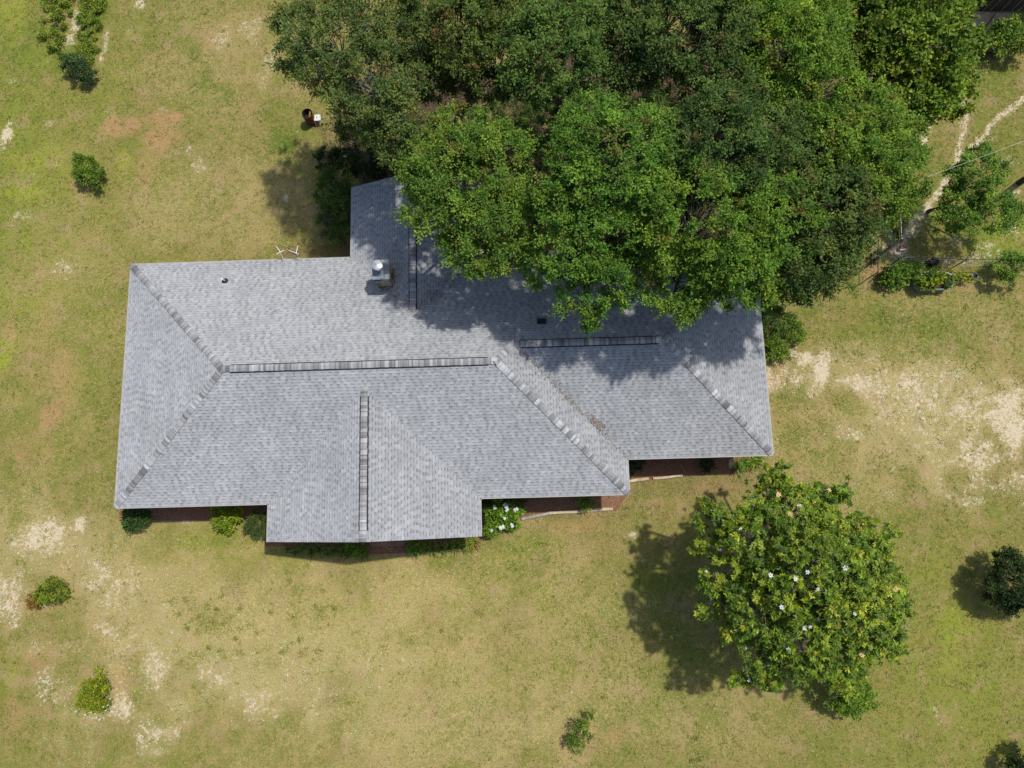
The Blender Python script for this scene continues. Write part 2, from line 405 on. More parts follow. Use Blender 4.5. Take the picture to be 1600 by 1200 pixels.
MULCH_POLY = [[(182, 794), (420, 786), (420, 806), (400, 812), (190, 815)], [(410, 836), (560, 836), (752, 830), (752, 860), (560, 868), (412, 852)],
              [(750, 770), (985, 762), (965, 798), (860, 802), (815, 808), (752, 838)], [(975, 700), (1195, 700), (1195, 728), (1150, 742), (1066, 745), (985, 756)]]
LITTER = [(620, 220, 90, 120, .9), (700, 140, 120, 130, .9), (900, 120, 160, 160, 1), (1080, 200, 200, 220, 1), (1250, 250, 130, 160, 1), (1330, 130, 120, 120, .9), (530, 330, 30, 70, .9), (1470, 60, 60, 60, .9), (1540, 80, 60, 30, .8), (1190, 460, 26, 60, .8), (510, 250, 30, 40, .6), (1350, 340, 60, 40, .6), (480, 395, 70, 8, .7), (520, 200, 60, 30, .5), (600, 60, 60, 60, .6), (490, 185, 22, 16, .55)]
def polymask(poly, X, Y, soft=0.25):
    P = np.array([at2(*p) for p in poly])
    inside = np.zeros(X.shape, bool); dist = np.full(X.shape, 1e9)
    n = len(P)
    for i in range(n):
        a = P[i]; b = P[(i + 1) % n]
        c = ((a[1] > Y) != (b[1] > Y)) & (X < (b[0] - a[0]) * (Y - a[1]) / (b[1] - a[1] + 1e-12) + a[0])
        inside ^= c
        d = b - a
        s = np.clip(((X - a[0]) * d[0] + (Y - a[1]) * d[1]) / (d @ d), 0, 1)
        dist = np.minimum(dist, np.hypot(X - a[0] - s * d[0], Y - a[1] - s * d[1]))
    sd = np.where(inside, dist, -dist)
    return np.clip(0.5 + sd / soft, 0, 1)
def masks(X, Y):
    m = {}
    b = blobs(BARE, X, Y)
    b = np.maximum(b, track([(1456, 165), (1447, 205), (1437, 235), (1428, 262)], .2, .95, X, Y))
    b = np.maximum(b, track([(1503, 150), (1509, 175), (1506, 205), (1498, 232), (1495, 255), (1488, 270)], .19, .85, X, Y))
    b = np.maximum(b, track([(1605, 150), (1575, 172), (1552, 192), (1530, 220), (1510, 240), (1490, 268), (1468, 300), (1445, 330), (1425, 350), (1408, 380)], .21, .85, X, Y))
    b = np.maximum(b, track([(1445, 330), (1425, 355), (1410, 385), (1405, 400)], .42, .58, X, Y))
    b = np.maximum(b, track([(1480, 410), (1520, 402), (1560, 398)], .25, .5, X, Y))
    m['bare'] = b
    m['red'] = blobs(RED, X, Y)
    m['lush'] = blobs(LUSH, X, Y)
    m['yellow'] = blobs(YEL, X, Y)
    m['pale'] = blobs(PALE, X, Y)
    mu = np.zeros_like(X)
    for p in MULCH_POLY:
        mu = np.maximum(mu, polymask(p, X, Y))
    m['mulch'] = mu
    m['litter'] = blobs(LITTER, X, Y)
    return m
GM = masks(XX, YY)
def sample(k, x, y):
    g_ = GM[k]; i0 = np.searchsorted(gx, GX0 - 1e-6); j0 = np.searchsorted(gy, GY0 - 1e-6)
    fx = (x - GX0) / STEP + i0; fy = (y - GY0) / STEP + j0
    i = fx.astype(int); j = fy.astype(int); fx = fx - i; fy = fy - j
    return (g_[j, i] * (1 - fx) + g_[j, i + 1] * fx) * (1 - fy) + (g_[j + 1, i] * (1 - fx) + g_[j + 1, i + 1] * fx) * fy
ZZ = (vn1(XX, YY, 0.12) - 0.5) * 0.10 + (vn2(XX, YY, 0.5) - 0.5) * 0.05
core = (XX > GX0) & (XX < GX1) & (YY > GY0) & (YY < GY1)
ZZ = np.where(core, ZZ, 0.0)
ny_, nx_ = XX.shape
idx = np.arange(nx_ * ny_).reshape(ny_, nx_)
gq = np.stack([idx[:-1, :-1], idx[:-1, 1:], idx[1:, 1:], idx[1:, :-1]], -1).reshape(-1, 4)

def groundmat():
    m, n, l, b = newmat('lawn_soil')
    g = n.new('ShaderNodeNewGeometry')
    def noise(scale, detail=4.0, rough=0.6):
        z = n.new('ShaderNodeTexNoise'); z.inputs['Scale'].default_value = scale
        z.inputs['Detail'].default_value = detail; z.inputs['Roughness'].default_value = rough
        l.new(g.outputs['Position'], z.inputs['Vector'])
        return z.outputs['Fac']
    def attr(a):
        t = n.new('ShaderNodeAttribute'); t.attribute_name = a
        return t.outputs['Fac']
    def mth(op, a, c):
        t = n.new('ShaderNodeMath'); t.operation = op
        for i, x in enumerate((a, c)):
            if isinstance(x, (int, float)): t.inputs[i].default_value = x
            else: l.new(x, t.inputs[i])
        return t.outputs[0]
    def step(x, lo, hi):
        t = n.new('ShaderNodeMapRange'); t.interpolation_type = 'SMOOTHSTEP'
        t.inputs['From Min'].default_value = lo; t.inputs['From Max'].default_value = hi
        l.new(x, t.inputs['Value'])
        return t.outputs['Result']
    def mix(f, a, c):
        t = n.new('ShaderNodeMix'); t.data_type = 'RGBA'
        if isinstance(f, (int, float)): t.inputs['Factor'].default_value = f
        else: l.new(f, t.inputs['Factor'])
        for s, x in ((t.inputs['A'], a), (t.inputs['B'], c)):
            if isinstance(x, tuple): s.default_value = (*x, 1)
            else: l.new(x, s)
        return t.outputs['Result']
    fine = noise(11.0, 5, 0.65); vf = noise(34.0, 3, 0.6); mid = noise(1.7, 5, 0.6); big = noise(0.35, 4, 0.55); m2 = noise(4.5, 4, 0.6)
    # how green: patchy at every size
    gg = mth('ADD', mth('MULTIPLY', mth('SUBTRACT', mid, 0.5), 1.6), mth('MULTIPLY', mth('SUBTRACT', fine, 0.5), 4.2))
    gg = mth('ADD', gg, mth('MULTIPLY', mth('SUBTRACT', big, 0.47), 1.5))
    gg = mth('ADD', gg, mth('MULTIPLY', mth('SUBTRACT', vf, 0.5), 1.8))
    gg = mth('ADD', gg, mth('MULTIPLY', mth('SUBTRACT', m2, 0.5), 2.6))
    gg = mth('ADD', gg, mth('MULTIPLY', attr('lush'), 0.75))
    gg = mth('SUBTRACT', gg, mth('MULTIPLY', attr('pale'), 0.62))
    straw = mix(attr('pale'), (0.335, 0.27, 0.096), (0.555, 0.475, 0.205))
    straw = mix(step(vf, 0.42, 0.66), mix(0.6, straw, (0.19, 0.135, 0.055)), straw)
    green = mix(attr('yellow'), (0.155, 0.182, 0.03), (0.29, 0.30, 0.042))
    green = mix(step(attr('lush'), 0.35, 0.95), green, mix(attr('yellow'), (0.105, 0.165, 0.022), (0.25, 0.30, 0.032)))
    c = mix(step(gg, -0.40, 0.50), straw, green)
    red = mth('ADD', attr('red'), mth('ADD', mth('MULTIPLY', mth('SUBTRACT', m2, 0.5), 0.7), mth('MULTIPLY', mth('SUBTRACT', fine, 0.5), 0.9)))
    brn = noise(0.8, 5, 0.6)
    c = mix(mth('MULTIPLY', step(mth('ADD', brn, mth('MULTIPLY', mth('SUBTRACT', fine, 0.5), 0.5)), 0.53, 0.68), 0.55), c, (0.36, 0.25, 0.14))
    c = mix(mth('MULTIPLY', step(red, 0.15, 0.85), 0.70), c, (0.40, 0.225, 0.115))
    bare = mth('ADD', attr('bare'), mth('ADD', mth('ADD', mth('MULTIPLY', attr('pale'), 0.20), mth('MULTIPLY', mth('SUBTRACT', mid, 0.5), 1.1)), mth('ADD', mth('MULTIPLY', mth('SUBTRACT', m2, 0.5), 1.9), mth('ADD', mth('MULTIPLY', mth('SUBTRACT', vf, 0.5), 1.0), mth('MULTIPLY', mth('SUBTRACT', fine, 0.5), 1.9)))))
    sand = mix(fine, (0.43, 0.35, 0.225), (0.69, 0.605, 0.45))
    c = mix(step(bare, 0.34, 1.0), c, sand)
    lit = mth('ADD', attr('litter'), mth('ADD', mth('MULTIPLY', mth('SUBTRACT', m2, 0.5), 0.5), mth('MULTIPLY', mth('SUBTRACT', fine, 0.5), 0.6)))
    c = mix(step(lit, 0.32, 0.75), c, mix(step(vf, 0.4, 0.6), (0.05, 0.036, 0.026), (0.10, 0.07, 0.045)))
    mul = mth('ADD', attr('mulch'), mth('MULTIPLY', mth('SUBTRACT', fine, 0.5), 0.5))
    c = mix(step(mul, 0.42, 0.6), c, mix(step(vf, 0.42, 0.6), (0.15, 0.07, 0.042), (0.33, 0.18, 0.105)))
    l.new(c, b.inputs['Base Color'])
    b.inputs['Roughness'].default_value = 0.95
    b.inputs['Specular IOR Level'].default_value = 0.1
    bp = n.new('ShaderNodeBump'); bp.inputs['Strength'].default_value = 0.7; bp.inputs['Distance'].default_value = 0.04
    l.new(mth('ADD', fine, mth('MULTIPLY', vf, 0.5)), bp.inputs['Height']); l.new(bp.outputs['Normal'], b.inputs['Normal'])
    return m
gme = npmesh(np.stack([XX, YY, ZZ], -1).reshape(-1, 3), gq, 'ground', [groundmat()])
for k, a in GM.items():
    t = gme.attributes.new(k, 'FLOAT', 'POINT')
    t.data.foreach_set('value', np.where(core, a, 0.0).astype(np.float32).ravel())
gme.polygons.foreach_set('use_smooth', [True] * len(gme.polygons))
ground = kind(ob('ground', gme), 'structure')
def gz(x, y):
    return float((vn1(x, y, 0.12) - 0.5) * 0.10 + (vn2(x, y, 0.5) - 0.5) * 0.05)
def gzv(x, y):
    return (vn1(x, y, 0.12) - 0.5) * 0.10 + (vn2(x, y, 0.5) - 0.5) * 0.05

# ------------------------------------------------------------------ house
house = tag(empty('ranch_house', (0, 0, 0)), 'long single-storey brick house under a grey shingled hip roof', 'house')
# walls: eave outline drawn in by the overhang
def inset(poly, d):
    out = []
    n = len(poly)
    for i in range(n):
        p0, p1, p2 = poly[i - 1], poly[i], poly[(i + 1) % n]
        e1 = (p1[0] - p0[0], p1[1] - p0[1]); e2 = (p2[0] - p1[0], p2[1] - p1[1])
        n1 = (-e1[1], e1[0]); n2 = (-e2[1], e2[0])
        l1 = math.hypot(*n1); l2 = math.hypot(*n2)
        out.append((p1[0] + d * (n1[0] / l1 + n2[0] / l2), p1[1] + d * (n1[1] / l1 + n2[1] / l2)))
    return out
WALL = inset(PLAN, 0.5)
nW = len(WALL)
wv = [(x, y, -0.15) for x, y in WALL] + [(x, y, ZE - 0.14) for x, y in WALL]
wf = [(i, (i + 1) % nW, nW + (i + 1) % nW, nW + i) for i in range(nW)]
ob('wall', mesh(wv, wf, 'wall', [MAT['brick']]), house)

# roof planes: (corner list in plan, height function)
def zs(x, y): return ZE + T * y
def zn(x, y): return ZE + T * (D - y)
def zw(x, y): return ZE + T * x
def ze_(x, y): return ZE + T * (LM - x)
def zrs(x, y): return ZE + T * (y - YS)
def zre(x, y): return ZE + T * (XE - x)
GXM = (G0 + G1) / 2; GW = (G1 - G0) / 2
def zgl(x, y): return ZE + T * (x - G0)
def zgr(x, y): return ZE + T * (G1 - x)
BW = BX - B0
def zbl(x, y): return ZE + T * (x - B0)
def zbr(x, y): return ZE + T * (B1 - x)
R1 = (D / 2, D / 2); R2 = (LM - D / 2, D / 2); JJ = (JX, YR); RE = (XE - D2 / 2, YR)
FACES = [  # plan polygons (convex), height, eave direction, up-slope direction, eave origin
    ('s', [[(0, 0), (LM, 0), R2, R1]], zs, (1, 0), (0, 1), (0, 0)),
    ('n', [[(JX, D), (0, D), R1, R2, JJ], [(XE, D), (JX, D), JJ, RE]], zn, (-1, 0), (0, -1), (XE, D)),
    ('w', [[(0, D), (0, 0), R1]], zw, (0, -1), (1, 0), (0, D)),
    ('e', [[(LM, 0), (LM, YS), JJ, R2]], ze_, (0, 1), (-1, 0), (LM, 0)),
    ('rs', [[(LM, YS), (XE, YS), RE, JJ]], zrs, (1, 0), (0, 1), (LM, YS)),
    ('re', [[(XE, YS), (XE, D), RE]], zre, (0, 1), (-1, 0), (XE, YS)),
    ('gl', [[(G0, 0), (G0, -GP), (GXM, -GP), (GXM, GW)]], zgl, (0, -1), (1, 0), (G0, GW)),
    ('gr', [[(G1, -GP), (G1, 0), (GXM, GW), (GXM, -GP)]], zgr, (0, 1), (-1, 0), (G1, -GP)),
    ('bl', [[(B0, D + BQ), (B0, D), (BX, D - BW), (BX, D + BQ)]], zbl, (0, -1), (1, 0), (B0, D + BQ)),
    ('br', [[(B1, D), (B1, D + BQ), (BX, D + BQ), (BX, D - BW)]], zbr, (0, 1), (-1, 0), (B1, D - BW)),
]
rv = []; rf = []
for nm, polys, zf, ud, vd, o in FACES:
    for poly in polys:
        b = len(rv)
        rv += [(x, y, zf(x, y) - 0.012) for x, y in poly]
        rf.append(tuple(range(b, b + len(poly))))
n0 = len(rv); nP = len(PLAN)                      # fascia and soffit
rv += [(x, y, ZE - 0.012) for x, y in PLAN] + [(x, y, ZE - 0.16) for x, y in PLAN] + [(x, y, ZE - 0.16) for x, y in inset(PLAN, 0.55)]
for i in range(nP):
    j = (i + 1) % nP
    rf.append((n0 + nP + i, n0 + nP + j, n0 + j, n0 + i))
    rf.append((n0 + 2 * nP + i, n0 + 2 * nP + j, n0 + nP + j, n0 + nP + i))
roof = ob('roof', mesh(rv, rf, 'roof', [MAT['deck']]), house)
# gable end boards
for nm, xa, xb, yy, sgn in (('f', G0, G1, -GP + 0.35, -1), ('b', B0, B1, D + BQ - 0.35, 1)):
    w = (xb - xa) / 2
    ap = ZE + T * w - 0.05
    MB().add([(xa + .1, yy, ZE - 0.1), (xb - .1, yy, ZE - 0.1), ((xa + xb) / 2, yy, ap), (xa + .1, yy - sgn * .05, ZE - 0.1), (xb - .1, yy - sgn * .05, ZE - 0.1), ((xa + xb) / 2, yy - sgn * .05, ap)],
             [(0, 1, 2), (3, 5, 4), (0, 3, 4, 1)]).build('gable_board', MAT['trim'], house)
    m = MB()
    ye = -GP if sgn < 0 else D + BQ
    for x0 in (xa, xb):
        m.bar((x0, ye - sgn * 0.012, ZE - 0.10), ((xa + xb) / 2, ye - sgn * 0.012, ZE + T * w - 0.10), 0.022, 0.15)
    m.build('rake_board', MAT['trim'], roof)
# fascia boards and metal drip edge along the eaves
edges = []
for i in range(nP):
    a = PLAN[i]; b = PLAN[(i + 1) % nP]
    if a[1] == b[1] and a[1] in (-GP, D + BQ): continue
    edges.append((a, b))
m = MB(); m2 = MB()
for a, b in edges:
    ex, ey = b[0] - a[0], b[1] - a[1]; L = math.hypot(ex, ey)
    nx, ny = ey / L, -ex / L
    m.bar((a[0] + nx * .012, a[1] + ny * .012, ZE - 0.09), (b[0] + nx * .012, b[1] + ny * .012, ZE - 0.09), 0.02, 0.15)
    m2.bar((a[0] + nx * .03, a[1] + ny * .03, ZE - 0.006), (b[0] + nx * .03, b[1] + ny * .03, ZE - 0.006), 0.05, 0.008)
m.build('fascia', MAT['trim'], roof)
m2.build('drip_edge', MAT['drip'], roof)

# shingles
SL = math.sqrt(1 + T * T)
def clip(poly, cx):
    n = len(cx)
    out = poly
    for i in range(n):
        ax, ay = cx[i]; bx, by = cx[(i + 1) % n]
        inp = out; out = []
        if not inp: break
        k = len(inp)
        sd = [(bx - ax) * (q[1] - ay) - (by - ay) * (q[0] - ax) for q in inp]
        for j in range(k):
            p, q = inp[j], inp[(j + 1) % k]
            s0, s1 = sd[j], sd[(j + 1) % k]
            if s0 >= 0: out.append(p)
            if (s0 >= 0) != (s1 >= 0):
                f = s0 / (s0 - s1)
                out.append((p[0] + (q[0] - p[0]) * f, p[1] + (q[1] - p[1]) * f))
    return out
EXPO = 0.146
TONES = np.array([(0.385, 0.398, 0.418), (0.405, 0.417, 0.435), (0.360, 0.374, 0.395), (0.43, 0.44, 0.455), (0.37, 0.384, 0.405)]) * 0.92
def full_cw(q): return q
def shingle_face(nm, polys, zf, ud, vd, org):
    nrm = Vector((-T * vd[0], -T * vd[1], 1)).normalized()
    V = []; F = []; Cc = []
    rr = random.Random(nm)
    for poly in polys:
        uv = [((x - org[0]) * ud[0] + (y - org[1]) * ud[1], ((x - org[0]) * vd[0] + (y - org[1]) * vd[1]) * SL) for x, y in poly]
        area = sum(uv[i][0] * uv[(i + 1) % len(uv)][1] - uv[(i + 1) % len(uv)][0] * uv[i][1] for i in range(len(uv)))
        if area < 0: uv = uv[::-1]
        umin = min(p[0] for p in uv); umax = max(p[0] for p in uv); vmax = max(p[1] for p in uv)
        for k in range(int(vmax / EXPO) + 1):
            v0 = k * EXPO; v1 = v0 + EXPO
            # span of the face on this course
            row = clip([(umin - 1, v0), (umax + 1, v0), (umax + 1, v1), (umin - 1, v1)], uv)
            if not row: continue
            ua = min(p[0] for p in row); ub = max(p[0] for p in row)
            r2 = random.Random('%s%d' % (nm, k))
            u = umin - r2.random() * 0.5
            tab = r2.random() < .5
            wander = (r2.random() - .5) * 0.010
            while u < ub:
              if True:  # one tab or gap
                w = r2.uniform(0.13, 0.23) if tab else r2.uniform(0.10, 0.19)
                tone = TONES[r2.choice((0, 0, 1, 1, 2, 3, 4))] * r2.uniform(0.95, 1.05)
                is_tab = tab
                u0, u1 = u, u + w
                u += w; tab = not tab
                if u1 < ua: continue
                lo = v0 + (0 if is_tab else 0.006) + wander * (0.6 if v0 > 0 else 0)
                q = clip([(u0, lo), (u1, lo), (u1, v1 + 0.01), (u0, v1 + 0.01)], uv)
                if len(q) < 3: continue
                h0, h1 = (0.016, 0.007) if is_tab else (0.0085, 0.0045)
                if not is_tab: tone = tone * r2.choice((0.88, 0.93, 1.08))
                full = q
              for lo_f, hi_f, tk_ in ((0.0, 0.70, 1.0), (0.70, 1.2, 0.95 if is_tab else 0.62)):
                q = clip([(u0 - .01, v0 + EXPO * lo_f - (.03 if lo_f == 0 else 0)), (u1 + .01, v0 + EXPO * lo_f - (.03 if lo_f == 0 else 0)), (u1 + .01, v0 + EXPO * hi_f), (u0 - .01, v0 + EXPO * hi_f)], full_cw(full))
                if len(q) < 3: continue
                tone_ = tone * tk_
                P = [(x, org[0] + ud[0] * x + vd[0] * y / SL, org[1] + ud[1] * x + vd[1] * y / SL, y) for x, y in q]
                b = len(V); kq = len(P)
                for x, wx, wy, y in P:
                    h = h0 + (h1 - h0) * min(1, max(0, (y - v0) / EXPO))
                    z = zf(wx, wy)
                    V.append((wx + nrm.x * h, wy + nrm.y * h, z + nrm.z * h)); Cc.append(tone_)
                for x, wx, wy, y in P:
                    z = zf(wx, wy)
                    V.append((wx, wy, z)); Cc.append(tone_ * 0.8)
                F.append(tuple(range(b, b + kq)))
                for i in range(kq):
                    j = (i + 1) % kq
                    F.append((b + i, b + kq + i, b + kq + j, b + j))
    o = ob('shingle_field', mesh(V, F, 'shingle_field', [MAT['shingle']], cols=np.array(Cc)), roof)
    return kind(o, 'stuff')
for fc in FACES:
    shingle_face(*fc)

# cap shingles along hips and ridges
def cap_mesh(slope, half, length, nm):
    """saddle bent over the line; x runs up the line"""
    prof = []
    for s in (-1, -.55, -.2, 0, .2, .55, 1):
        y = s * half
        z = -slope * (abs(y) - 0.0) + 0.035 * max(0, 1 - (abs(s) / .55) ** 2) * 0 - 0.0
        if abs(s) < .3: z -= slope * 0.02
        prof.append((y, z))
    v = []
    for x, lift in ((0.0, 0.055), (length, 0.034)):
        for y, z in prof: v.append((x, y, z + lift))
        for y, z in prof: v.append((x, y, z + lift - 0.03))
    n = len(prof); f = []
    for i in range(n - 1):
        f.append((i, i + 1, 2 * n + i + 1, 2 * n + i))
        f.append((n + i + 1, n + i, 3 * n + i, 3 * n + i + 1))
        f.append((n + i, n + i + 1, i + 1, i))
        f.append((2 * n + i, 2 * n + i + 1, 3 * n + i + 1, 3 * n + i))
    f.append((0, 2 * n, 3 * n, n)); f.append((n - 1, 2 * n - 1, 4 * n - 1, 3 * n - 1))
    return mesh(v, f, nm, [MAT['cap']])
HIP_DIR = Vector((1, 1, T)).normalized()
hip_slope = T / math.sqrt(2) / math.sqrt(1 + T * T / 2) * 1.0
CAPTONE = [(0.27, 0.275, 0.285), (0.29, 0.295, 0.305), (0.24, 0.24, 0.25), (0.32, 0.325, 0.335), (0.38, 0.39, 0.405), (0.255, 0.255, 0.265), (0.28, 0.28, 0.29), (0.215, 0.213, 0.222), (0.35, 0.36, 0.375)]
HIPCAP = cap_mesh(hip_slope, 0.155, 0.33, 'hip_cap')
RIDGECAP = cap_mesh(T * 0.92, 0.150, 0.30, 'ridge_cap')
def caps(a, b, me, step, name, lift=0.0, seed=0, as_stuff=False):
    a = Vector(a); b = Vector(b)
    d = b - a; L = d.length; d.normalize()
    side = Vector((0, 0, 1)).cross(d).normalized()
    up = d.cross(side)
    rr = random.Random(seed)
    M3 = Matrix((d, side, up)).transposed().to_4x4()
    n = int(L / step)
    objs = []
    s = 0.02
    while s < L - 0.12:
        st = step * rr.choice((0.8, 1.0, 1.0, 1.2))
        o = bpy.data.objects.new(name, me)
        jit = Matrix.Rotation(rr.uniform(-.02, .02), 4, 'Z')
        o.matrix_world = Matrix.Translation(a + d * s + up * (lift + rr.uniform(0, .004)) + side * rr.uniform(-.008, .008)) @ M3 @ jit
        c = rr.choice(CAPTONE); k = rr.uniform(.92, 1.08)
        o.color = (c[0] * k, c[1] * k, c[2] * k, 1)
        link(o, roof)
        objs.append(o)
        s += st
    return len(objs)
def P3(p, zf): return (p[0], p[1], zf(*p))
ncap = 0
ncap += caps(P3((0, D), zw), P3(R1, zw), HIPCAP, .25, 'hip_cap', seed=1)
ncap += caps(P3((0, 0), zw), P3(R1, zw), HIPCAP, .25, 'hip_cap', seed=2)
ncap += caps(P3((LM, 0), ze_), P3(R2, ze_), HIPCAP, .25, 'hip_cap', seed=3)
ncap += caps(P3(JJ, ze_), P3(R2, ze_), HIPCAP, .25, 'hip_cap', seed=4)
ncap += caps(P3((XE, YS), zre), P3(RE, zre), HIPCAP, .25, 'hip_cap', seed=5)
ncap += caps(P3((XE, D), zre), P3(RE, zre), HIPCAP, .42, 'hip_cap', seed=6)
# ridges carry a dark vent strip under the caps
def ridge(a, b, zf, seed, ext0=0.35, ext1=0.35):
    A = Vector(P3(a, zf)); B = Vector(P3(b, zf)); d = (B - A).normalized()
    side = Vector((0, 0, 1)).cross(d)
    half = 0.20
    va, vb = A + d * ext0, B - d * ext1
    v = []
    for p in (va, vb):
        for s in (-1, 0, 1):
            v.append(p + side * s * half + Vector((0, 0, 0.034 - T * abs(s) * half)))
        for s in (-1, 0, 1):
            v.append(p + side * s * half + Vector((0, 0, 0.006 - T * abs(s) * half)))
    f = [(0, 1, 7, 6), (1, 2, 8, 7), (3, 9, 10, 4), (4, 10, 11, 5), (0, 6, 9, 3), (2, 5, 11, 8), (0, 3, 4, 1), (1, 4, 5, 2), (6, 7, 10, 9), (7, 8, 11, 10)]
    ob('ridge_vent', mesh(v, f, 'ridge_vent', [MAT['vent']]), roof)
    return caps(A, B, RIDGECAP, .235, 'ridge_cap', lift=0.012, seed=seed)
ncap += ridge(R1, R2, zs, 11)
ncap += ridge(JJ, RE, zrs, 12, 0.3, 0.3)
ncap += ridge((GXM, -GP), (GXM, GW), zgl, 13, 0.5, 0.35)
ncap += ridge((BX, D + BQ), (BX, D - BW), zbl, 14, 0.4, 0.1)
print('caps', ncap)

# chimney of stacked field stone with a sheet cover and round flue cap
cx0, cy0 = at2(596, 423, 4.9)
chim_z0 = zbl(cx0, cy0) - 0.6
ctop = 5.05
ch = MB().box((-0.34, -0.42, chim_z0), (0.34, 0.42, ctop - 0.03)).build('chimney', MAT['mortar'], house, loc=(cx0, cy0, 0))
STONE = [plain('stone_tan', (0.36, 0.28, 0.18), 0.9, var=0.35, scale=9, bump=0.5), plain('stone_brown', (0.20, 0.13, 0.075), 0.9, var=0.4, scale=9, bump=0.5), plain('stone_grey', (0.30, 0.29, 0.24), 0.9, var=0.35, scale=9, bump=0.5), plain('stone_dark', (0.07, 0.06, 0.05), 0.9, var=0.4, scale=9, bump=0.5)]
def stone_mesh(w, h, d, seed):
    r = random.Random(seed)
    v = []
    for z in (0, h):
        for x, y in ((0, 0), (w, 0), (w, d), (0, d)):
            v.append((x + r.uniform(-.012, .012), y + r.uniform(-.012, .012), z + r.uniform(-.012, .012)))
    return v, [(0, 3, 2, 1), (4, 5, 6, 7), (0, 1, 5, 4), (1, 2, 6, 5), (2, 3, 7, 6), (3, 0, 4, 7)]
rs = random.Random(5)
for face in range(4):
    W = 0.70 if face % 2 == 0 else 0.86
    z = chim_z0 + 0.3
    row = 0
    while z < ctop - 0.10:
        h = min(rs.uniform(.13, .24), ctop - 0.05 - z)
        x = -W / 2
        while x < W / 2 - 0.05:
            w = min(rs.uniform(.2, .42), W / 2 - x)
            if W / 2 - x - w < 0.08: w = W / 2 - x
            v, f = stone_mesh(w - 0.015, h - 0.015, 0.07 + rs.uniform(0, .03), rs.random())
            o = ob('stone', mesh(v, f, 'stone', [rs.choice(STONE)]), ch)
            off = (0.42 if face % 2 == 0 else 0.34)
            M = Matrix.Rotation(math.pi / 2 * face + math.pi, 4, 'Z') @ Matrix.Translation((x, off - 0.03, z))
            o.matrix_local = M
            bv = o.modifiers.new('bevel', 'BEVEL'); bv.width = 0.018; bv.segments = 1
            x += w
        z += h
MB().box((-0.40, -0.48, ctop - 0.03), (0.40, 0.48, ctop + 0.02)).build('chimney_cover', MAT['cover'], ch, bevel=0.02)
MB().lathe([(0.17, ctop + .02), (0.17, ctop + 0.30), (0.19, ctop + 0.31), (0.19, ctop + .33), (0.0, ctop + .33)], 24, (-0.06, 0.06, 0)).build('flue', MAT['galv'], ch, smooth=False)
MB().lathe([(0.0, ctop + .44), (0.20, ctop + 0.44), (0.255, ctop + 0.45), (0.262, ctop + .475), (0.235, ctop + .495), (0.12, ctop + .52), (0.0, ctop + .53)], 28, (-0.06, 0.06, 0)).build('flue_cap', MAT['galv'], ch, smooth=True)
m = MB()
for a in range(4):
    an = a * math.pi / 2 + .4
    m.bar((-0.06 + .16 * math.cos(an), .06 + .16 * math.sin(an), ctop + .3), (-0.06 + .2 * math.cos(an), .06 + .2 * math.sin(an), ctop + .46), 0.02, 0.006)
m.build('flue_bracket', MAT['galv'], ch)

# plumbing vents
vx, vy = at2(353, 440, zn(5, 11)); vz = zn(vx, vy)
pv = MB().lathe([(0.16, -0.02), (0.15, 0.035), (0.06, 0.07), (0.055, 0.12), (0.0, 0.12)], 16).build('vent_boot', MAT['vent'], house, loc=(vx, vy, vz + .012), rot=(math.atan(-T), 0, 0))
MB().tube([(0, 0, 0.0), (0, 0, 0.34)], 0.042, 12).build('vent_pipe', MAT['white_pipe'], pv, rot=(math.atan(T), 0, 0))
vx, vy = at2(846, 506, zn(20.5, 9)); vz = zn(vx, vy)
bv = MB().add([(-.21, -.17, 0), (.21, -.17, 0), (.21, .17, 0), (-.21, .17, 0), (-.19, -.15, .14), (.19, -.15, .14), (.17, .12, .06), (-.17, .12, .06)],
              [(0, 3, 2, 1), (4, 5, 6, 7), (0, 1, 5, 4), (1, 2, 6, 5), (2, 3, 7, 6), (3, 0, 4, 7)]).build('box_vent', MAT['vent'], house, loc=(vx, vy, vz + .014), rot=(math.atan(-T), 0, 0), bevel=0.01)
MB().box((-.27, -.05, -.008), (.27, .30, .003)).build('vent_flange', MAT['cover'], bv)

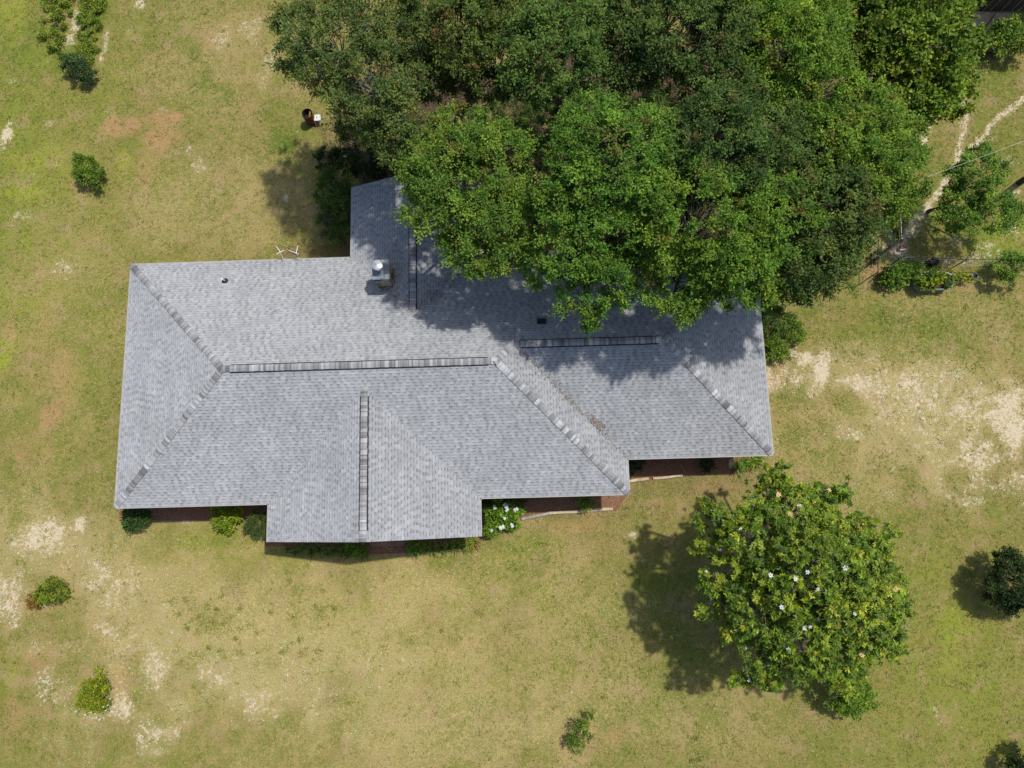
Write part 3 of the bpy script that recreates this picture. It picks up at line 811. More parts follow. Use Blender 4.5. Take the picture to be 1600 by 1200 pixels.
# ------------------------------------------------------------------ foliage
def leaf_quads(base, direc, normal, length, width, cols, mat, name):
    """rhombic leaves: base, left, tip, right"""
    side = np.cross(direc, normal)
    side /= np.linalg.norm(side, axis=1, keepdims=True) + 1e-9
    nrm = np.cross(side, direc)
    L = length[:, None]; W = width[:, None]
    mid = base + direc * L * 0.48 
    tip = base + direc * L - nrm * L * 0.14
    v = np.stack([base, mid + side * W * .5 + nrm * W * .10, tip, mid - side * W * .5 + nrm * W * .10], 1).reshape(-1, 3)
    n = len(base)
    q = np.arange(4 * n).reshape(n, 4)
    return npmesh(v, q, name, [mat], cols=np.repeat(cols, 4, 0))
def unit(a):
    return a / (np.linalg.norm(a, axis=1, keepdims=True) + 1e-9)
def crown(lobes, r, clump=0.6, sprays=16, per=10, leaf=(0.11, 0.05), pal=None, flat=0.72, fill=1.0, low=-0.35, upness=1.3, spread=1.0, rusty=0.0, tint=(1, 1, 1)):
    """leaves on sprays on clumps on the shell of the lobes; returns arrays and clump centres"""
    C = []; Nn = []
    for lx, ly, lz, lr in lobes:
        area = 2 * math.pi * lr * lr
        k = max(3, int(area / (clump * clump) * 0.62 * fill))
        d = unit(r.normal(size=(k * 2, 3)))
        d = d[d[:, 2] > low][:k]
        sh = r.uniform(0.55, 1.02, len(d)) ** 0.8
        p = np.array([lx, ly, lz]) + d * (lr * sh)[:, None] * np.array([1, 1, flat])
        keep = np.ones(len(p), bool)
        for mx, my, mz, mr in lobes:
            if (mx, my, mz, mr) == (lx, ly, lz, lr): continue
            q = (p - [mx, my, mz]) / np.array([1, 1, flat])
            keep &= np.linalg.norm(q, axis=1) > mr * 0.52
        C.append(p[keep]); Nn.append(d[keep])
    C = np.concatenate(C); Nn = np.concatenate(Nn)
    nc = len(C)
    tone = r.normal(0, 1, nc)                         # one clump's leaves are alike
    hue = r.random(nc)
    rc = clump * r.uniform(0.6, 1.25, nc)
    ci = np.repeat(np.arange(nc), sprays)
    sd = unit(Nn[ci] * 0.8 + r.normal(size=(len(ci), 3)) * np.array([1.0, 1.0, 0.55]) * spread + [0, 0, 0.10])
    sl = rc[ci] * r.uniform(0.4, 1.0, len(ci)) * np.where(r.random(len(ci)) < .14, 1.6, 1.0)
    si = np.repeat(np.arange(len(ci)), per)
    tt = r.uniform(0.15, 1.0, len(si))
    pos = C[ci][si] + sd[si] * (sl[si] * tt)[:, None]
    pos[:, 2] -= 0.10 * sl[si] * tt * tt               # tips droop
    pos += r.normal(size=pos.shape) * leaf[0] * 0.35
    dr = unit(sd[si] * 0.7 + r.normal(size=pos.shape) * np.array([.8, .8, .45]))
    nr = unit(r.normal(size=pos.shape) * 0.75 + [0, 0, upness])
    ln = leaf[0] * r.uniform(0.65, 1.3, len(pos)); wd = leaf[1] * r.uniform(0.7, 1.3, len(pos))
    a, b, c = [np.array(x) for x in pal]
    h = np.clip(hue[ci][si] * 0.75 + r.normal(0, .22, len(pos)), 0, 1)[:, None]
    cols = np.where(h < .5, a + (b - a) * h * 2, b + (c - b) * (h - .5) * 2)
    cols = cols * np.clip(1 + 0.16 * tone[ci][si] + r.normal(0, .16, len(pos)), .45, 1.7)[:, None]
    rust = (r.random(nc) < rusty)[ci][si]
    cols = np.where((rust & (r.random(len(pos)) < .45))[:, None], np.array([0.20, 0.12, 0.045]) * r.uniform(.6, 1.2, len(pos))[:, None], cols) * np.array(tint)
    return pos, dr, nr, ln, wd, np.clip(cols, 0.005, .6), C
def whorl_crown(lobes, r, pal, clump=0.62, tips=9, per=9, leaf=(0.19, 0.075), flat=0.8, fill=1.0, low=-0.3):
    """broad leaves set in rosettes at the shoot tips"""
    pos, dr, nr, ln, wd, cols, C = crown(lobes, r, clump, tips, 1, leaf, pal, flat, fill, low)
    n = len(pos)
    i = np.repeat(np.arange(n), per)
    ax = unit(dr * 0.5 + [0, 0, 1.0])[i]
    an = np.tile(np.arange(per) * 2.4, n) + np.repeat(r.uniform(0, 6.28, n), per)
    ref = unit(np.cross(ax, np.array([[0.3, 0.9, 0.1]])))
    ref2 = np.cross(ax, ref)
    rad = ref * np.cos(an)[:, None] + ref2 * np.sin(an)[:, None]
    el = r.uniform(-.15, .75, len(i))[:, None]
    d2 = unit(rad + ax * el)
    n2 = unit(ax - d2 * np.sum(ax * d2, 1, keepdims=True) + r.normal(size=d2.shape) * .25)
    p2 = pos[i] + ax * r.uniform(-.10, .02, len(i))[:, None]
    c2 = cols[i] * np.clip(r.normal(1, .18, len(i)), .55, 1.6)[:, None]
    return p2, d2, n2, leaf[0] * r.uniform(.65, 1.15, len(i)), leaf[1] * r.uniform(.7, 1.15, len(i)), c2, C
def wood(base, lobes, C, r, rad, mat, parent, name='trunk', nbr=1.0, fork=0.45):
    m = MB()
    base = np.array(base, float)
    top = np.mean(np.array([l[:3] for l in lobes]), 0)
    zl = min(l[2] - 0.6 * l[3] for l in lobes)
    f = base + (top - base) * fork; f[2] = base[2] + max(0.3, (top[2] - base[2]) * fork)
    mid = (base + f) / 2 + r.normal(size=3) * rad * .6
    m.tube([base + [0, 0, -.25], base + [0, 0, .15], mid, f], [rad * 1.5, rad * 1.15, rad * .95, rad * .8], 8)
    hubs = []
    for lx, ly, lz, lr in lobes:
        h = np.array([lx, ly, lz - 0.55 * lr])
        md = (f + h) / 2 + r.normal(size=3) * .12 * lr + [0, 0, -.1 * lr]
        m.tube([f, md, h], [rad * .7, rad * .5, rad * .28], 6)
        hubs.append(h)
    hubs = np.array(hubs)
    if nbr > 0 and len(C):
        for c in C:
            if r.random() > nbr: continue
            h = hubs[np.argmin(np.linalg.norm(hubs - c, axis=1))]
            md = (h + c) / 2 + r.normal(size=3) * .16 * np.linalg.norm(c - h) + [0, 0, -.12]
            m.tube([h, md, c], [rad * .15, rad * .09, rad * .03], 4, cap=False)
    return m.build(name, mat, parent)

OAK = [(0.060, 0.118, 0.025), (0.108, 0.185, 0.033), (0.192, 0.248, 0.045)]
OAK_B = [(0.074, 0.162, 0.024), (0.135, 0.252, 0.032), (0.240, 0.330, 0.044)]
BLUE = [(0.066, 0.128, 0.042), (0.115, 0.192, 0.054), (0.215, 0.250, 0.064)]
GUM = [(0.080, 0.150, 0.018), (0.155, 0.245, 0.022), (0.29, 0.33, 0.035)]
MAGN = [(0.070, 0.138, 0.012), (0.175, 0.262, 0.018), (0.35, 0.385, 0.03)]
def L(spec):
    """lobes given as photo place, height, radius in metres"""
    out = []
    for u, v, z, rr in spec:
        x, y = at2(u, v, z)
        out.append((x, y, z, rr))
    return out
def tree(name, label, cat, spec, base, pal, seed, rad=0.22, bark='bark', group=None, mat='leaf', kw=None, nbr=.6, fork=.45):
    r = np.random.default_rng(seed)
    lobes = L(spec)
    bx, by = base
    e = tag(empty(name, (bx, by, gz(bx, by))), label, cat, group)
    o = np.array([bx, by, gz(bx, by)])
    loc = [(x - o[0], y - o[1], z - o[2], q * .97) for x, y, z, q in lobes]
    pos, dr, nr, ln, wd, cols, C = crown(loc, r, pal=pal, **(kw or {}))
    ob('crown', leaf_quads(pos, dr, nr, ln, wd, cols, MAT[mat], 'crown'), e)
    wood((0, 0, 0), loc, C, r, rad, MAT[bark], e, nbr=nbr, fork=fork)
    return e, len(pos), C, loc
NL = 0
TREES = [
 ('oak_tree', 'bright green oak overhanging the ridge of the back wing', [(725, 280, 9.4, 2.2), (690, 335, 8.8, 1.5), (770, 355, 9.0, 1.8), (665, 265, 8.6, 1.3), (780, 255, 9.0, 1.6), (735, 395, 8.4, 1.1), (720, 215, 8.8, 1.4), (795, 405, 8.2, .9)], (18.9, 15.4), OAK_B),
 ('oak_tree', 'tall oak whose lowest branch droops over the right roof ridge', [(950, 255, 11.0, 2.2), (900, 310, 10.4, 1.7), (1000, 235, 10.6, 1.7), (955, 360, 10.0, 1.8), (890, 390, 9.6, 1.4), (915, 460, 8.6, .95), (960, 430, 9.2, 1.2), (912, 500, 7.8, .5), (925, 205, 10.2, 1.4), (845, 425, 8.6, .7)], (23.2, 14.6), OAK_B),
 ('oak_tree', 'broad oak spreading over the back slope right of the drooping branch', [(1090, 345, 10.8, 2.3), (1150, 395, 10.2, 2.0), (1060, 430, 9.6, 1.4), (1110, 440, 9.4, 1.2), (1200, 345, 10.4, 1.9), (1010, 410, 9.4, 1.2), (1055, 470, 9.2, .75), (1180, 435, 9.2, 1.0)], (28.6, 14.2), OAK_B),
 ('oak_tree', 'oak beside the right end of the house, reaching past its corner', [(1260, 385, 9.4, 2.0), (1235, 430, 8.6, 1.4), (1290, 325, 9.8, 2.0), (1300, 425, 8.4, 1.0), (1225, 460, 7.6, .8), (1335, 350, 8.6, 1.0)], (33.6, 13.4), OAK),
 ('oak_tree', 'oak crown in the middle of the grove, behind the broad oak', [(1110, 230, 10.8, 2.2), (1180, 260, 10.4, 2.0), (1070, 285, 9.8, 1.4), (1140, 180, 10.2, 1.7), (1200, 210, 10.0, 1.6)], (28.2, 18.4), OAK),
 ('oak_tree', 'oak on the right of the grove in front of the bright large-leaved tree', [(1330, 250, 9.6, 2.2), (1380, 280, 8.8, 1.8), (1280, 240, 9.8, 1.9), (1350, 190, 9.4, 1.7), (1398, 230, 8.4, 1.3), (1385, 315, 8.0, 1.0)], (35.6, 18.0), OAK_B),
 ('oak_tree', 'bright oak at the top edge left of the large-leaved tree', [(1230, 80, 10.2, 2.3), (1180, 40, 10.0, 1.9), (1270, 140, 9.8, 1.8), (1220, 160, 9.6, 1.5), (1270, 30, 9.4, 1.6), (1212, 85, 8.6, 1.9), (1230, 90, 7.4, 1.5)], (32.6, 22.8), OAK_B),
 ('oak_tree', 'dark oak at the top edge in the middle of the grove', [(1080, 60, 10.8, 2.3), (1020, 30, 10.4, 2.0), (1110, 130, 10.2, 1.8), (1020, 110, 9.8, 1.6), (1140, 20, 10.0, 1.7), (1050, 20, 9.8, 1.7), (960, 60, 9.0, 1.5)], (27.8, 23.2), OAK),
 ('oak_tree', 'rounded oak at the top, left of the dark hollow in the grove', [(860, 80, 10.6, 2.0), (885, 50, 10.4, 1.6), (840, 120, 10.0, 1.4), (905, 110, 9.8, 1.3), (860, 20, 9.6, 1.5), (930, 20, 9.2, 1.5)], (21.8, 20.4), OAK),
 ('oak_tree', 'dull oak at the top edge right of the pale-twigged tree', [(730, 50, 9.6, 2.0), (775, 95, 9.2, 1.7), (680, 30, 9.0, 1.8), (750, 10, 9.2, 1.7), (790, 30, 9.4, 1.5), (705, 90, 8.0, 1.1), (715, 25, 8.8, 1.5), (742, 132, 7.6, 1.1), (672, 128, 7.2, 1.0), (700, 110, 7.0, 1.0)], (17.4, 22.4), OAK),
 ('elm_tree', 'greyish green tree with pale bare twigs above the rusty barrel', [(525, 65, 9.6, 2.1), (475, 55, 9.0, 1.4), (580, 125, 9.4, 2.0), (510, 105, 8.6, 1.1), (620, 185, 8.8, 1.5), (560, 30, 9.4, 1.8), (630, 60, 9.0, 1.5), (590, 180, 8.4, 1.1), (450, 90, 8.0, .7), (640, 130, 8.8, 1.3), (612, 222, 8.4, 1.0), (645, 240, 8.2, .9), (560, 175, 8.2, .9), (520, 125, 5.6, 1.0), (570, 150, 5.4, 1.2), (480, 105, 5.6, .9), (600, 190, 5.2, 1.0), (550, 185, 6.8, 1.0), (578, 212, 6.4, .9), (655, 215, 7.0, .9)], (13.0, 21.8), BLUE),
]
for i, (nm, lab, sp, base, pal) in enumerate(TREES):
    kw = dict(clump=0.55, sprays=15, per=11, leaf=(0.115, 0.060), fill=1.85)
    if nm == 'elm_tree': kw = dict(clump=0.56, sprays=14, per=10, leaf=(0.115, 0.06), fill=1.45, spread=1.25)
    kw.update(rusty=.05, tint=[(1.08, 1.0, 1), (1.0, 1.04, 1), (1.1, 1.06, .9), (.98, .92, 1.05), (.92, .94, 1.1), (1.14, 1.05, .9), (1.16, 1.08, .85), (.92, .9, 1.05), (1.0, 1.05, 1.1), (1.04, .92, 1), (1.16, 1.02, .85)][i])
    e, n, C, loc = tree(nm, lab, 'tree', sp, base, pal, 100 + i, rad=.24, bark='pale_bark' if nm == 'elm_tree' else 'bark', group='trees of the grove behind the house', kw=kw, nbr=.8 if nm == 'elm_tree' else .55)
    NL += n
e, n, C, loc = tree('sweetgum_tree', 'bright yellow-green large-leaved tree by the dark shed', 'tree',
    [(1440, 70, 7.0, 2.2), (1400, 40, 7.0, 2.0), (1450, 130, 6.2, 1.6), (1340, 40, 7.0, 1.8), (1490, 120, 5.4, 1.0), (1470, 10, 6.6, 1.5), (1390, 110, 6.6, 1.7), (1510, 70, 5.6, .75), (1485, 160, 4.8, .9), (1430, 170, 5.4, 1.0), (1500, 8, 6.0, .8), (1320, 5, 6.6, 1.4)],
    (39.4, 21.8), GUM, 131, rad=.2, kw=dict(clump=0.5, sprays=10, per=8, leaf=(0.16, 0.125), fill=1.6)); NL += n
e, n, C, loc = tree('small_tree', 'thin airy tree by the power line right of the grove', 'tree',
    [(1530, 275, 3.6, 1.2), (1500, 330, 3.0, 1.1), (1550, 330, 3.0, 1.1), (1490, 280, 3.0, .6), (1475, 345, 2.4, .7), (1580, 335, 2.4, .6), (1530, 245, 3.4, .55)],
    (41.6, 14.6), OAK_B, 132, rad=.09, kw=dict(clump=0.42, sprays=11, per=8, leaf=(0.12, 0.06), fill=1.7, spread=1.2)); NL += n

# undergrowth in the hollow of the grove
UG = [(850, 205, 2.2, 1.6, 'dark undergrowth bush in the hollow between the oaks'), (800, 170, 1.8, 1.2, 'dark bush by the bare brown patch under the oaks'), (960, 180, 2.2, 1.2, 'dark bush under the tall oak crown'), (620, 250, 1.6, 1.2, 'low bush beneath the twiggy tree behind the back wing'), (1000, 160, 2.2, 1.2, 'dark bush right of the hollow between the oaks'), (900, 160, 1.8, 1.2, 'dark bush at the head of the hollow between the oaks')]
def bush(name, label, spec, pal, seed, mat='leaf', kw=None, group=None, cat='shrub', stem=0.03, low=-.15):
    r = np.random.default_rng(seed)
    lobes = [(a_, b_, c_, d_ * .84) for a_, b_, c_, d_ in L(spec)]
    bx = sum(l[0] for l in lobes) / len(lobes); by = sum(l[1] for l in lobes) / len(lobes)
    z0 = gz(bx, by)
    e = tag(empty(name, (bx, by, z0)), label, cat, group)
    loc = [(x - bx, y - by, z - z0, q) for x, y, z, q in lobes]
    k = dict(clump=0.26, sprays=9, per=7, leaf=(0.10, 0.058), low=low, fill=1.7)
    k.update(kw or {})
    pos, dr, nr, ln, wd, cols, C = crown(loc, r, pal=pal, **k)
    pos[:, 2] = np.maximum(pos[:, 2], 0.03)
    ob('foliage', leaf_quads(pos, dr, nr, ln, wd, cols, MAT[mat], 'foliage'), e)
    wood((0, 0, 0), loc, C, r, stem, MAT['bark'], e, name='stem', nbr=.5, fork=.25)
    return e, len(pos), C, loc
for i, (u, v, z, rr, lab) in enumerate(UG):
    e, n, C, loc = bush('understory_bush', lab, [(u, v, z, rr), (u + 30, v + 14, z * .7, rr * .7), (u - 28, v + 8, z * .8, rr * .7)], OAK, 150 + i, kw=dict(clump=.5, sprays=10, per=8, leaf=(.11, .055)), group='bushes under the grove'); NL += n

# magnolia on the front lawn
def magnolia():
    r = np.random.default_rng(77)
    bx, by = 32.0, -3.2
    z0 = gz(bx, by)
    e = tag(empty('magnolia_tree', (bx, by, z0)), 'big glossy magnolia with white blossoms on the front lawn', 'tree')
    spec = [(1265, 895, 6.9, 2.0), (1190, 850, 6.2, 1.45), (1330, 875, 6.2, 1.5), (1245, 805, 5.8, 1.15), (1345, 965, 5.8, 1.5), (1262, 990, 6.0, 1.5), (1185, 945, 6.2, 1.2), (1195, 1035, 5.0, .85), (1300, 1030, 5.0, .9),
            (1118, 815, 5.2, .6), (1130, 900, 5.8, .8), (1300, 790, 5.0, .65), (1212, 765, 4.8, .6), (1375, 842, 4.8, .45), (1392, 925, 5.0, .6), (1378, 1005, 4.6, .55), (1195, 745, 4.4, .35), (1345, 815, 4.8, .4), (1292, 765, 4.6, .35),
            (1398, 838, 4.6, .2), (1105, 855, 5.2, .3), (1110, 945, 5.4, .4), (1410, 960, 4.8, .3), (1160, 1070, 4.6, .3), (1180, 795, 5.0, .45), (1265, 1050, 4.8, .45), (1335, 1045, 4.4, .4), (1145, 990, 5.4, .5), (1100, 790, 4.8, .25), (1225, 735, 4.2, .25), (1320, 770, 4.6, .25), (1318, 1062, 3.4, .55), (1340, 1075, 2.6, .4), (1225, 900, 5.6, 1.6), (1300, 950, 5.6, 1.6)]
    lobes = [(x - bx, y - by, z - z0 - .1, q * 1.1) for x, y, z, q in L(spec)]
    p, d, n, ln, wd, cols, C = whorl_crown(lobes, r, MAGN, clump=.46, tips=7, per=8, leaf=(.17, .078), fill=2.3)
    ob('crown', leaf_quads(p, d, n, ln, wd, cols, MAT['glossy_leaf'], 'crown'), e)
    wood((0, 0, 0), lobes, C, r, .17, MAT['pale_bark'], e, nbr=.6, fork=.35)
    # blossoms
    def blossom(mat, k, size):
        m = MB()
        for i in range(k):
            a = i * 2 * math.pi / k + random.uniform(-.2, .2)
            c, s = math.cos(a), math.sin(a)
            l_ = size * random.uniform(.85, 1.1); w = size * .26
            pts = [(0.01, 0, 0), (l_ * .5, w, .05 * size), (l_, 0, .12 * size), (l_ * .5, -w, .05 * size)]
            m.add([(x * c - y * s, x * s + y * c, z) for x, y, z in pts], [(0, 1, 2, 3)])
        m.lathe([(0.0, .05), (.03, .03), (.0, 0.0)], 8)
        return mesh(m.v, m.f, 'blossom', [mat])
    W = [blossom(MAT['white_petal'], k, s) for k, s in ((6, .13), (7, .105), (6, .085))]
    Tn = [blossom(MAT['tan_petal'], k, s) for k, s in ((6, .14), (7, .12))]
    def put(u, v, me, tilt=.25):
        # sits on the outside of the crown
        best = None
        for z in np.arange(9.0, 1.6, -.1):
            x, y = at2(u, v, z)
            for lx, ly, lz, lr in lobes:
                q = ((x - bx - lx) ** 2 + (y - by - ly) ** 2) + ((z - z0 - lz) / .8) ** 2
                if q < (lr * 1.10) ** 2: best = (x, y, z); break
            if best: break
        if not best: return
        o = ob('blossom', me, e, (best[0] - bx, best[1] - by, best[2] - z0 - .06), (random.uniform(-tilt, tilt), random.uniform(-tilt, tilt), random.uniform(0, 6)))
    for i, (u, v) in enumerate([(1250, 791), (1118, 819), (1158, 826), (1205, 899), (1244, 905), (1279, 921), (1223, 949), (1258, 982), (1267, 980), (1086, 919), (1095, 953), (1374, 875), (1168, 1012), (1172, 1064), (1151, 1048), (1233, 1016), (1263, 894), (1104, 893), (1322, 888), (1380, 998), (1337, 960)]):
        put(u, v, W[i % 3])
    for i, (u, v) in enumerate([(1217, 773), (1236, 803), (1401, 921), (1348, 1024), (1257, 1070), (1296, 766)]):
        put(u, v, Tn[i % 2])
    return len(p)
NL += magnolia()

LIME = [(0.11, 0.185, 0.016), (0.20, 0.28, 0.02), (0.32, 0.36, 0.03)]
MIDG = [(0.080, 0.165, 0.020), (0.145, 0.240, 0.026), (0.26, 0.33, 0.034)]
DARK = [(0.022, 0.045, 0.014), (0.04, 0.075, 0.02), (0.085, 0.11, 0.03)]
YELG = [(0.14, 0.20, 0.016), (0.25, 0.30, 0.022), (0.40, 0.38, 0.03)]
BR = [(0.16, 0.085, 0.02), (0.30, 0.15, 0.03), (0.36, 0.24, 0.05)]
SH = [
 ('round_shrub', 'round green shrub alone on the upper left lawn', [(140, 268, .65, .85), (130, 255, .7, .6), (152, 280, .6, .55)], MIDG, {}),
 ('round_shrub', 'dark glossy shrub below the weedy strip at the upper left', [(122, 108, .65, .75), (110, 100, .6, .55), (135, 118, .55, .5)], [(0.04, 0.08, 0.03), (0.07, 0.12, 0.038), (0.15, 0.19, 0.07)], dict(leaf=(.12, .05))),
 ('small_shrub', 'low shrub turning orange on one side at the left edge', [(78, 922, .42, .6), (95, 928, .35, .45), (66, 932, .35, .42)], [(0.10, 0.165, 0.018), (0.19, 0.255, 0.024), (0.33, 0.34, 0.034)], {}),
 ('small_shrub', 'yellow-green shrub dotted with white flowers at the lower left', [(148, 1080, .5, .68), (140, 1092, .45, .6), (155, 1096, .42, .5), (152, 1062, .4, .4)], YELG, {}),
 ('sapling', 'spindly green sapling at the bottom of the front lawn', [(908, 1140, .6, .55), (900, 1160, .4, .5), (920, 1125, .6, .3)], MIDG, dict(fill=.8, leaf=(.11, .045), spread=1.4)),
 ('shrub', 'light green shrub tucked under the magnolia', [(1330, 1085, .9, 1.05), (1305, 1090, .8, .7), (1350, 1092, .7, .6), (1320, 1065, 1.0, .7)], MIDG, dict(clump=.34, leaf=(.11, .06))),
 ('conifer_shrub', 'dark dense shrub cut by the right edge', [(1580, 905, 1.5, 1.35), (1568, 925, 1.1, 1.1), (1600, 920, 1.5, 1.4), (1575, 885, 1.3, .9)], DARK, dict(clump=.34, leaf=(.12, .045), sprays=11, per=8)),
 ('conifer_shrub', 'dark shrub in the bottom right corner', [(1608, 1192, 1.0, 1.1), (1600, 1208, .8, .9)], DARK, dict(clump=.34, leaf=(.12, .05))),
 ('bed_shrub', 'dark round shrub at the left front corner of the house', [(213, 806, .75, .68), (207, 815, .6, .5), (222, 800, .8, .5)], [(0.03, 0.07, 0.016), (0.055, 0.11, 0.022), (0.10, 0.16, 0.03)], {}),
 ('bed_shrub', 'lime green leafy shrub in the left front bed', [(350, 808, .55, .5), (366, 806, .5, .42), (345, 796, .6, .4), (358, 818, .35, .35)], LIME, dict(leaf=(.14, .10), sprays=7, per=5)),
 ('bed_shrub', 'soft feathery shrub against the left side of the front gable', [(403, 818, .75, .55), (396, 826, .6, .45), (408, 806, .8, .45), (408, 834, .45, .3)], [(0.05, 0.09, 0.022), (0.085, 0.13, 0.03), (0.13, 0.17, 0.04)], dict(leaf=(.08, .028), sprays=12)),
 ('hydrangea_shrub', 'vivid green hydrangea with white blooms right of the front gable', [(776, 800, .6, .62), (798, 800, .6, .6), (768, 818, .5, .5), (795, 816, .5, .45), (785, 790, .65, .6)], [(0.08, 0.17, 0.016), (0.14, 0.255, 0.02), (0.24, 0.34, 0.03)], dict(leaf=(.14, .10), sprays=8, per=6)),
 ('bed_shrub', 'dark green bush behind the hydrangea under the eave', [(760, 782, .6, .5), (790, 780, .6, .5), (808, 780, .5, .35)], DARK, {}),
 ('bed_shrub', 'small green bush in the bed above the long tan timber', [(918, 786, .4, .36), (908, 782, .4, .3)], MIDG, {}),
 ('bed_shrub', 'leafy bush left of the brick step', [(560, 856, .5, .42), (552, 850, .5, .34)], MIDG, dict(leaf=(.12, .08), sprays=7, per=5)),
 ('bed_shrub', 'leafy bush right of the brick step', [(645, 850, .5, .42), (656, 846, .45, .36)], MIDG, dict(leaf=(.12, .08), sprays=7, per=5)),
 ('bed_shrub', 'small dark plant by the wall near the right bed timbers', [(990, 728, .4, .4), (994, 722, .45, .35)], DARK, {}),
 ('bed_shrub', 'small dark plant in the mulch of the right bed', [(1105, 728, .35, .36)], DARK, {}),
 ('side_shrub', 'leafy shrub at the right wall of the house beside the grove', [(1205, 505, 1.0, .8), (1200, 490, 1.0, .6), (1215, 520, .8, .55)], OAK, dict(clump=.32, leaf=(.11, .05))),
 ('side_shrub', 'green spreading shrub out from the right wall', [(1235, 515, .7, .6), (1225, 505, .8, .5), (1243, 525, .5, .4), (1238, 503, .6, .42)], MIDG, dict(clump=.3, leaf=(.12, .05))),
 ('side_shrub', 'bright low shrub hugging the right eave', [(1212, 548, .6, .55), (1205, 535, .7, .5), (1222, 552, .4, .35)], MIDG, dict(clump=.28, leaf=(.11, .05))),
 ('tall_shrub', 'tall dark shrub at the left wall of the back wing', [(530, 320, 2.0, 1.0), (525, 285, 2.0, 1.0), (518, 345, 1.6, .8), (535, 360, 1.6, .7), (515, 300, 1.6, .8)], OAK, dict(clump=.4, leaf=(.11, .05), sprays=11, per=8)),
 ('tall_shrub', 'dark shrub behind the corner of the back wing', [(540, 255, 2.0, 1.0), (570, 250, 2.0, 1.0), (515, 250, 1.5, .8), (600, 260, 1.8, .9)], DARK, dict(clump=.4, leaf=(.11, .05), sprays=11, per=8)),
 ('fence_shrub', 'bushy shrub leaning over the wire fence at the right edge', [(1575, 420, 1.0, .75), (1595, 418, 1.1, .8), (1585, 408, 1.0, .6)], OAK_B, dict(clump=.34)),
 ('fence_shrub', 'leafy green bush beside the gate and sandy path', [(1400, 355, .5, .45), (1405, 345, .5, .4), (1398, 368, .3, .25)], LIME, {}),
 ('fence_shrub', 'olive bush between the gate and the planter', [(1415, 415, .35, .4), (1400, 418, .3, .3), (1432, 418, .3, .35)], OAK_B, {}),
 ('shed_shrub', 'dark bush below the shed at the upper right', [(1575, 55, 1.0, 1.0), (1560, 70, .8, .8), (1592, 65, 1.0, .9)], MIDG, dict(clump=.4, leaf=(.13, .08))),
 ('gate_shrub', 'small green bush behind the dark gate', [(1362, 390, .4, .35), (1376, 398, .35, .3)], OAK, {}),
 ('garden_plant', 'broad-leaved garden plants left of the oval planter', [(1392, 431, .5, .36), (1408, 434, .45, .34), (1422, 437, .4, .3), (1386, 438, .4, .3)], [(0.06, 0.14, 0.015), (0.12, 0.22, 0.02), (0.22, 0.30, 0.03)], dict(leaf=(.22, .12), sprays=6, per=4)),
 ('garden_plant', 'yellow squash plant spilling from the oval planter', [(1455, 444, .65, .32), (1464, 440, .65, .26), (1450, 448, .6, .2)], YELG, dict(leaf=(.17, .14), sprays=6, per=4)),
 ('garden_plant', 'dark green plants filling the oval planter', [(1438, 436, .55, .38), (1456, 431, .6, .38), (1473, 437, .6, .36), (1442, 444, .55, .3), (1480, 442, .5, .2)], MIDG, dict(leaf=(.13, .07), sprays=6, per=5)),
 ('garden_plant', 'yellow flowering plants right of the oval planter', [(1490, 432, .4, .26), (1503, 433, .35, .24), (1512, 434, .3, .18)], YELG, dict(leaf=(.13, .08), sprays=6, per=4)),
 ('weed_patch', 'low sprawling weeds left of the sandy strip at the top left', [(98, 18, .12, .7), (92, 50, .1, .6), (100, 2, .12, .7), (82, 30, .08, .6), (88, 75, .1, .55), (104, 84, .15, .45), (76, 8, .08, .6), (70, 55, .06, .5)], [(0.13, 0.20, 0.026), (0.20, 0.27, 0.032), (0.30, 0.34, 0.045)], dict(fill=.5, clump=.24, flat=.4, leaf=(.12, .06), low=0.05, spread=1.5)),
 ('weed_patch', 'low sprawling weeds right of the sandy strip at the top left', [(142, 15, .16, .75), (147, 40, .14, .6), (138, 62, .12, .6), (153, 5, .16, .65), (128, 80, .12, .55), (133, 30, .12, .6), (145, 86, .1, .5), (135, 2, .15, .6)], [(0.12, 0.195, 0.024), (0.19, 0.265, 0.03), (0.29, 0.335, 0.042)], dict(fill=.55, clump=.24, flat=.4, leaf=(.12, .06), low=0.05, spread=1.5)),
]
bushes = {}
for i, (nm, lab, sp, pal, kw) in enumerate(SH):
    grp = {'bed_shrub': 'shrubs in the front beds', 'side_shrub': 'shrubs along the right wall', 'garden_plant': 'plants at the planter', 'conifer_shrub': 'dark shrubs at the right edge'}.get(nm)
    e, n, C, loc = bush(nm, lab, sp, pal, 200 + i, mat='leaf', kw=kw, group=grp)
    bushes[lab] = e; NL += n
print('leaves', NL)
# orange side of the low shrub
r = np.random.default_rng(5)
e = bushes['low shrub turning orange on one side at the left edge']
x, y = at2(56, 938, .3)
p_, d_, n_, l_, w_, c_, C_ = crown([(x - e.location.x, y - e.location.y, .28, .36), (x + .25 - e.location.x, y - .12 - e.location.y, .2, .3)], r, clump=.2, sprays=7, per=6, leaf=(.085, .045), pal=BR, low=-.1)
p_[:, 2] = np.maximum(p_[:, 2], .03)
o = ob('orange_foliage', leaf_quads(p_, d_, n_, l_, w_, c_, MAT['leaf'], 'orange_foliage'), e); o['label'] = 'orange-brown leaves on the left side of the shrub'
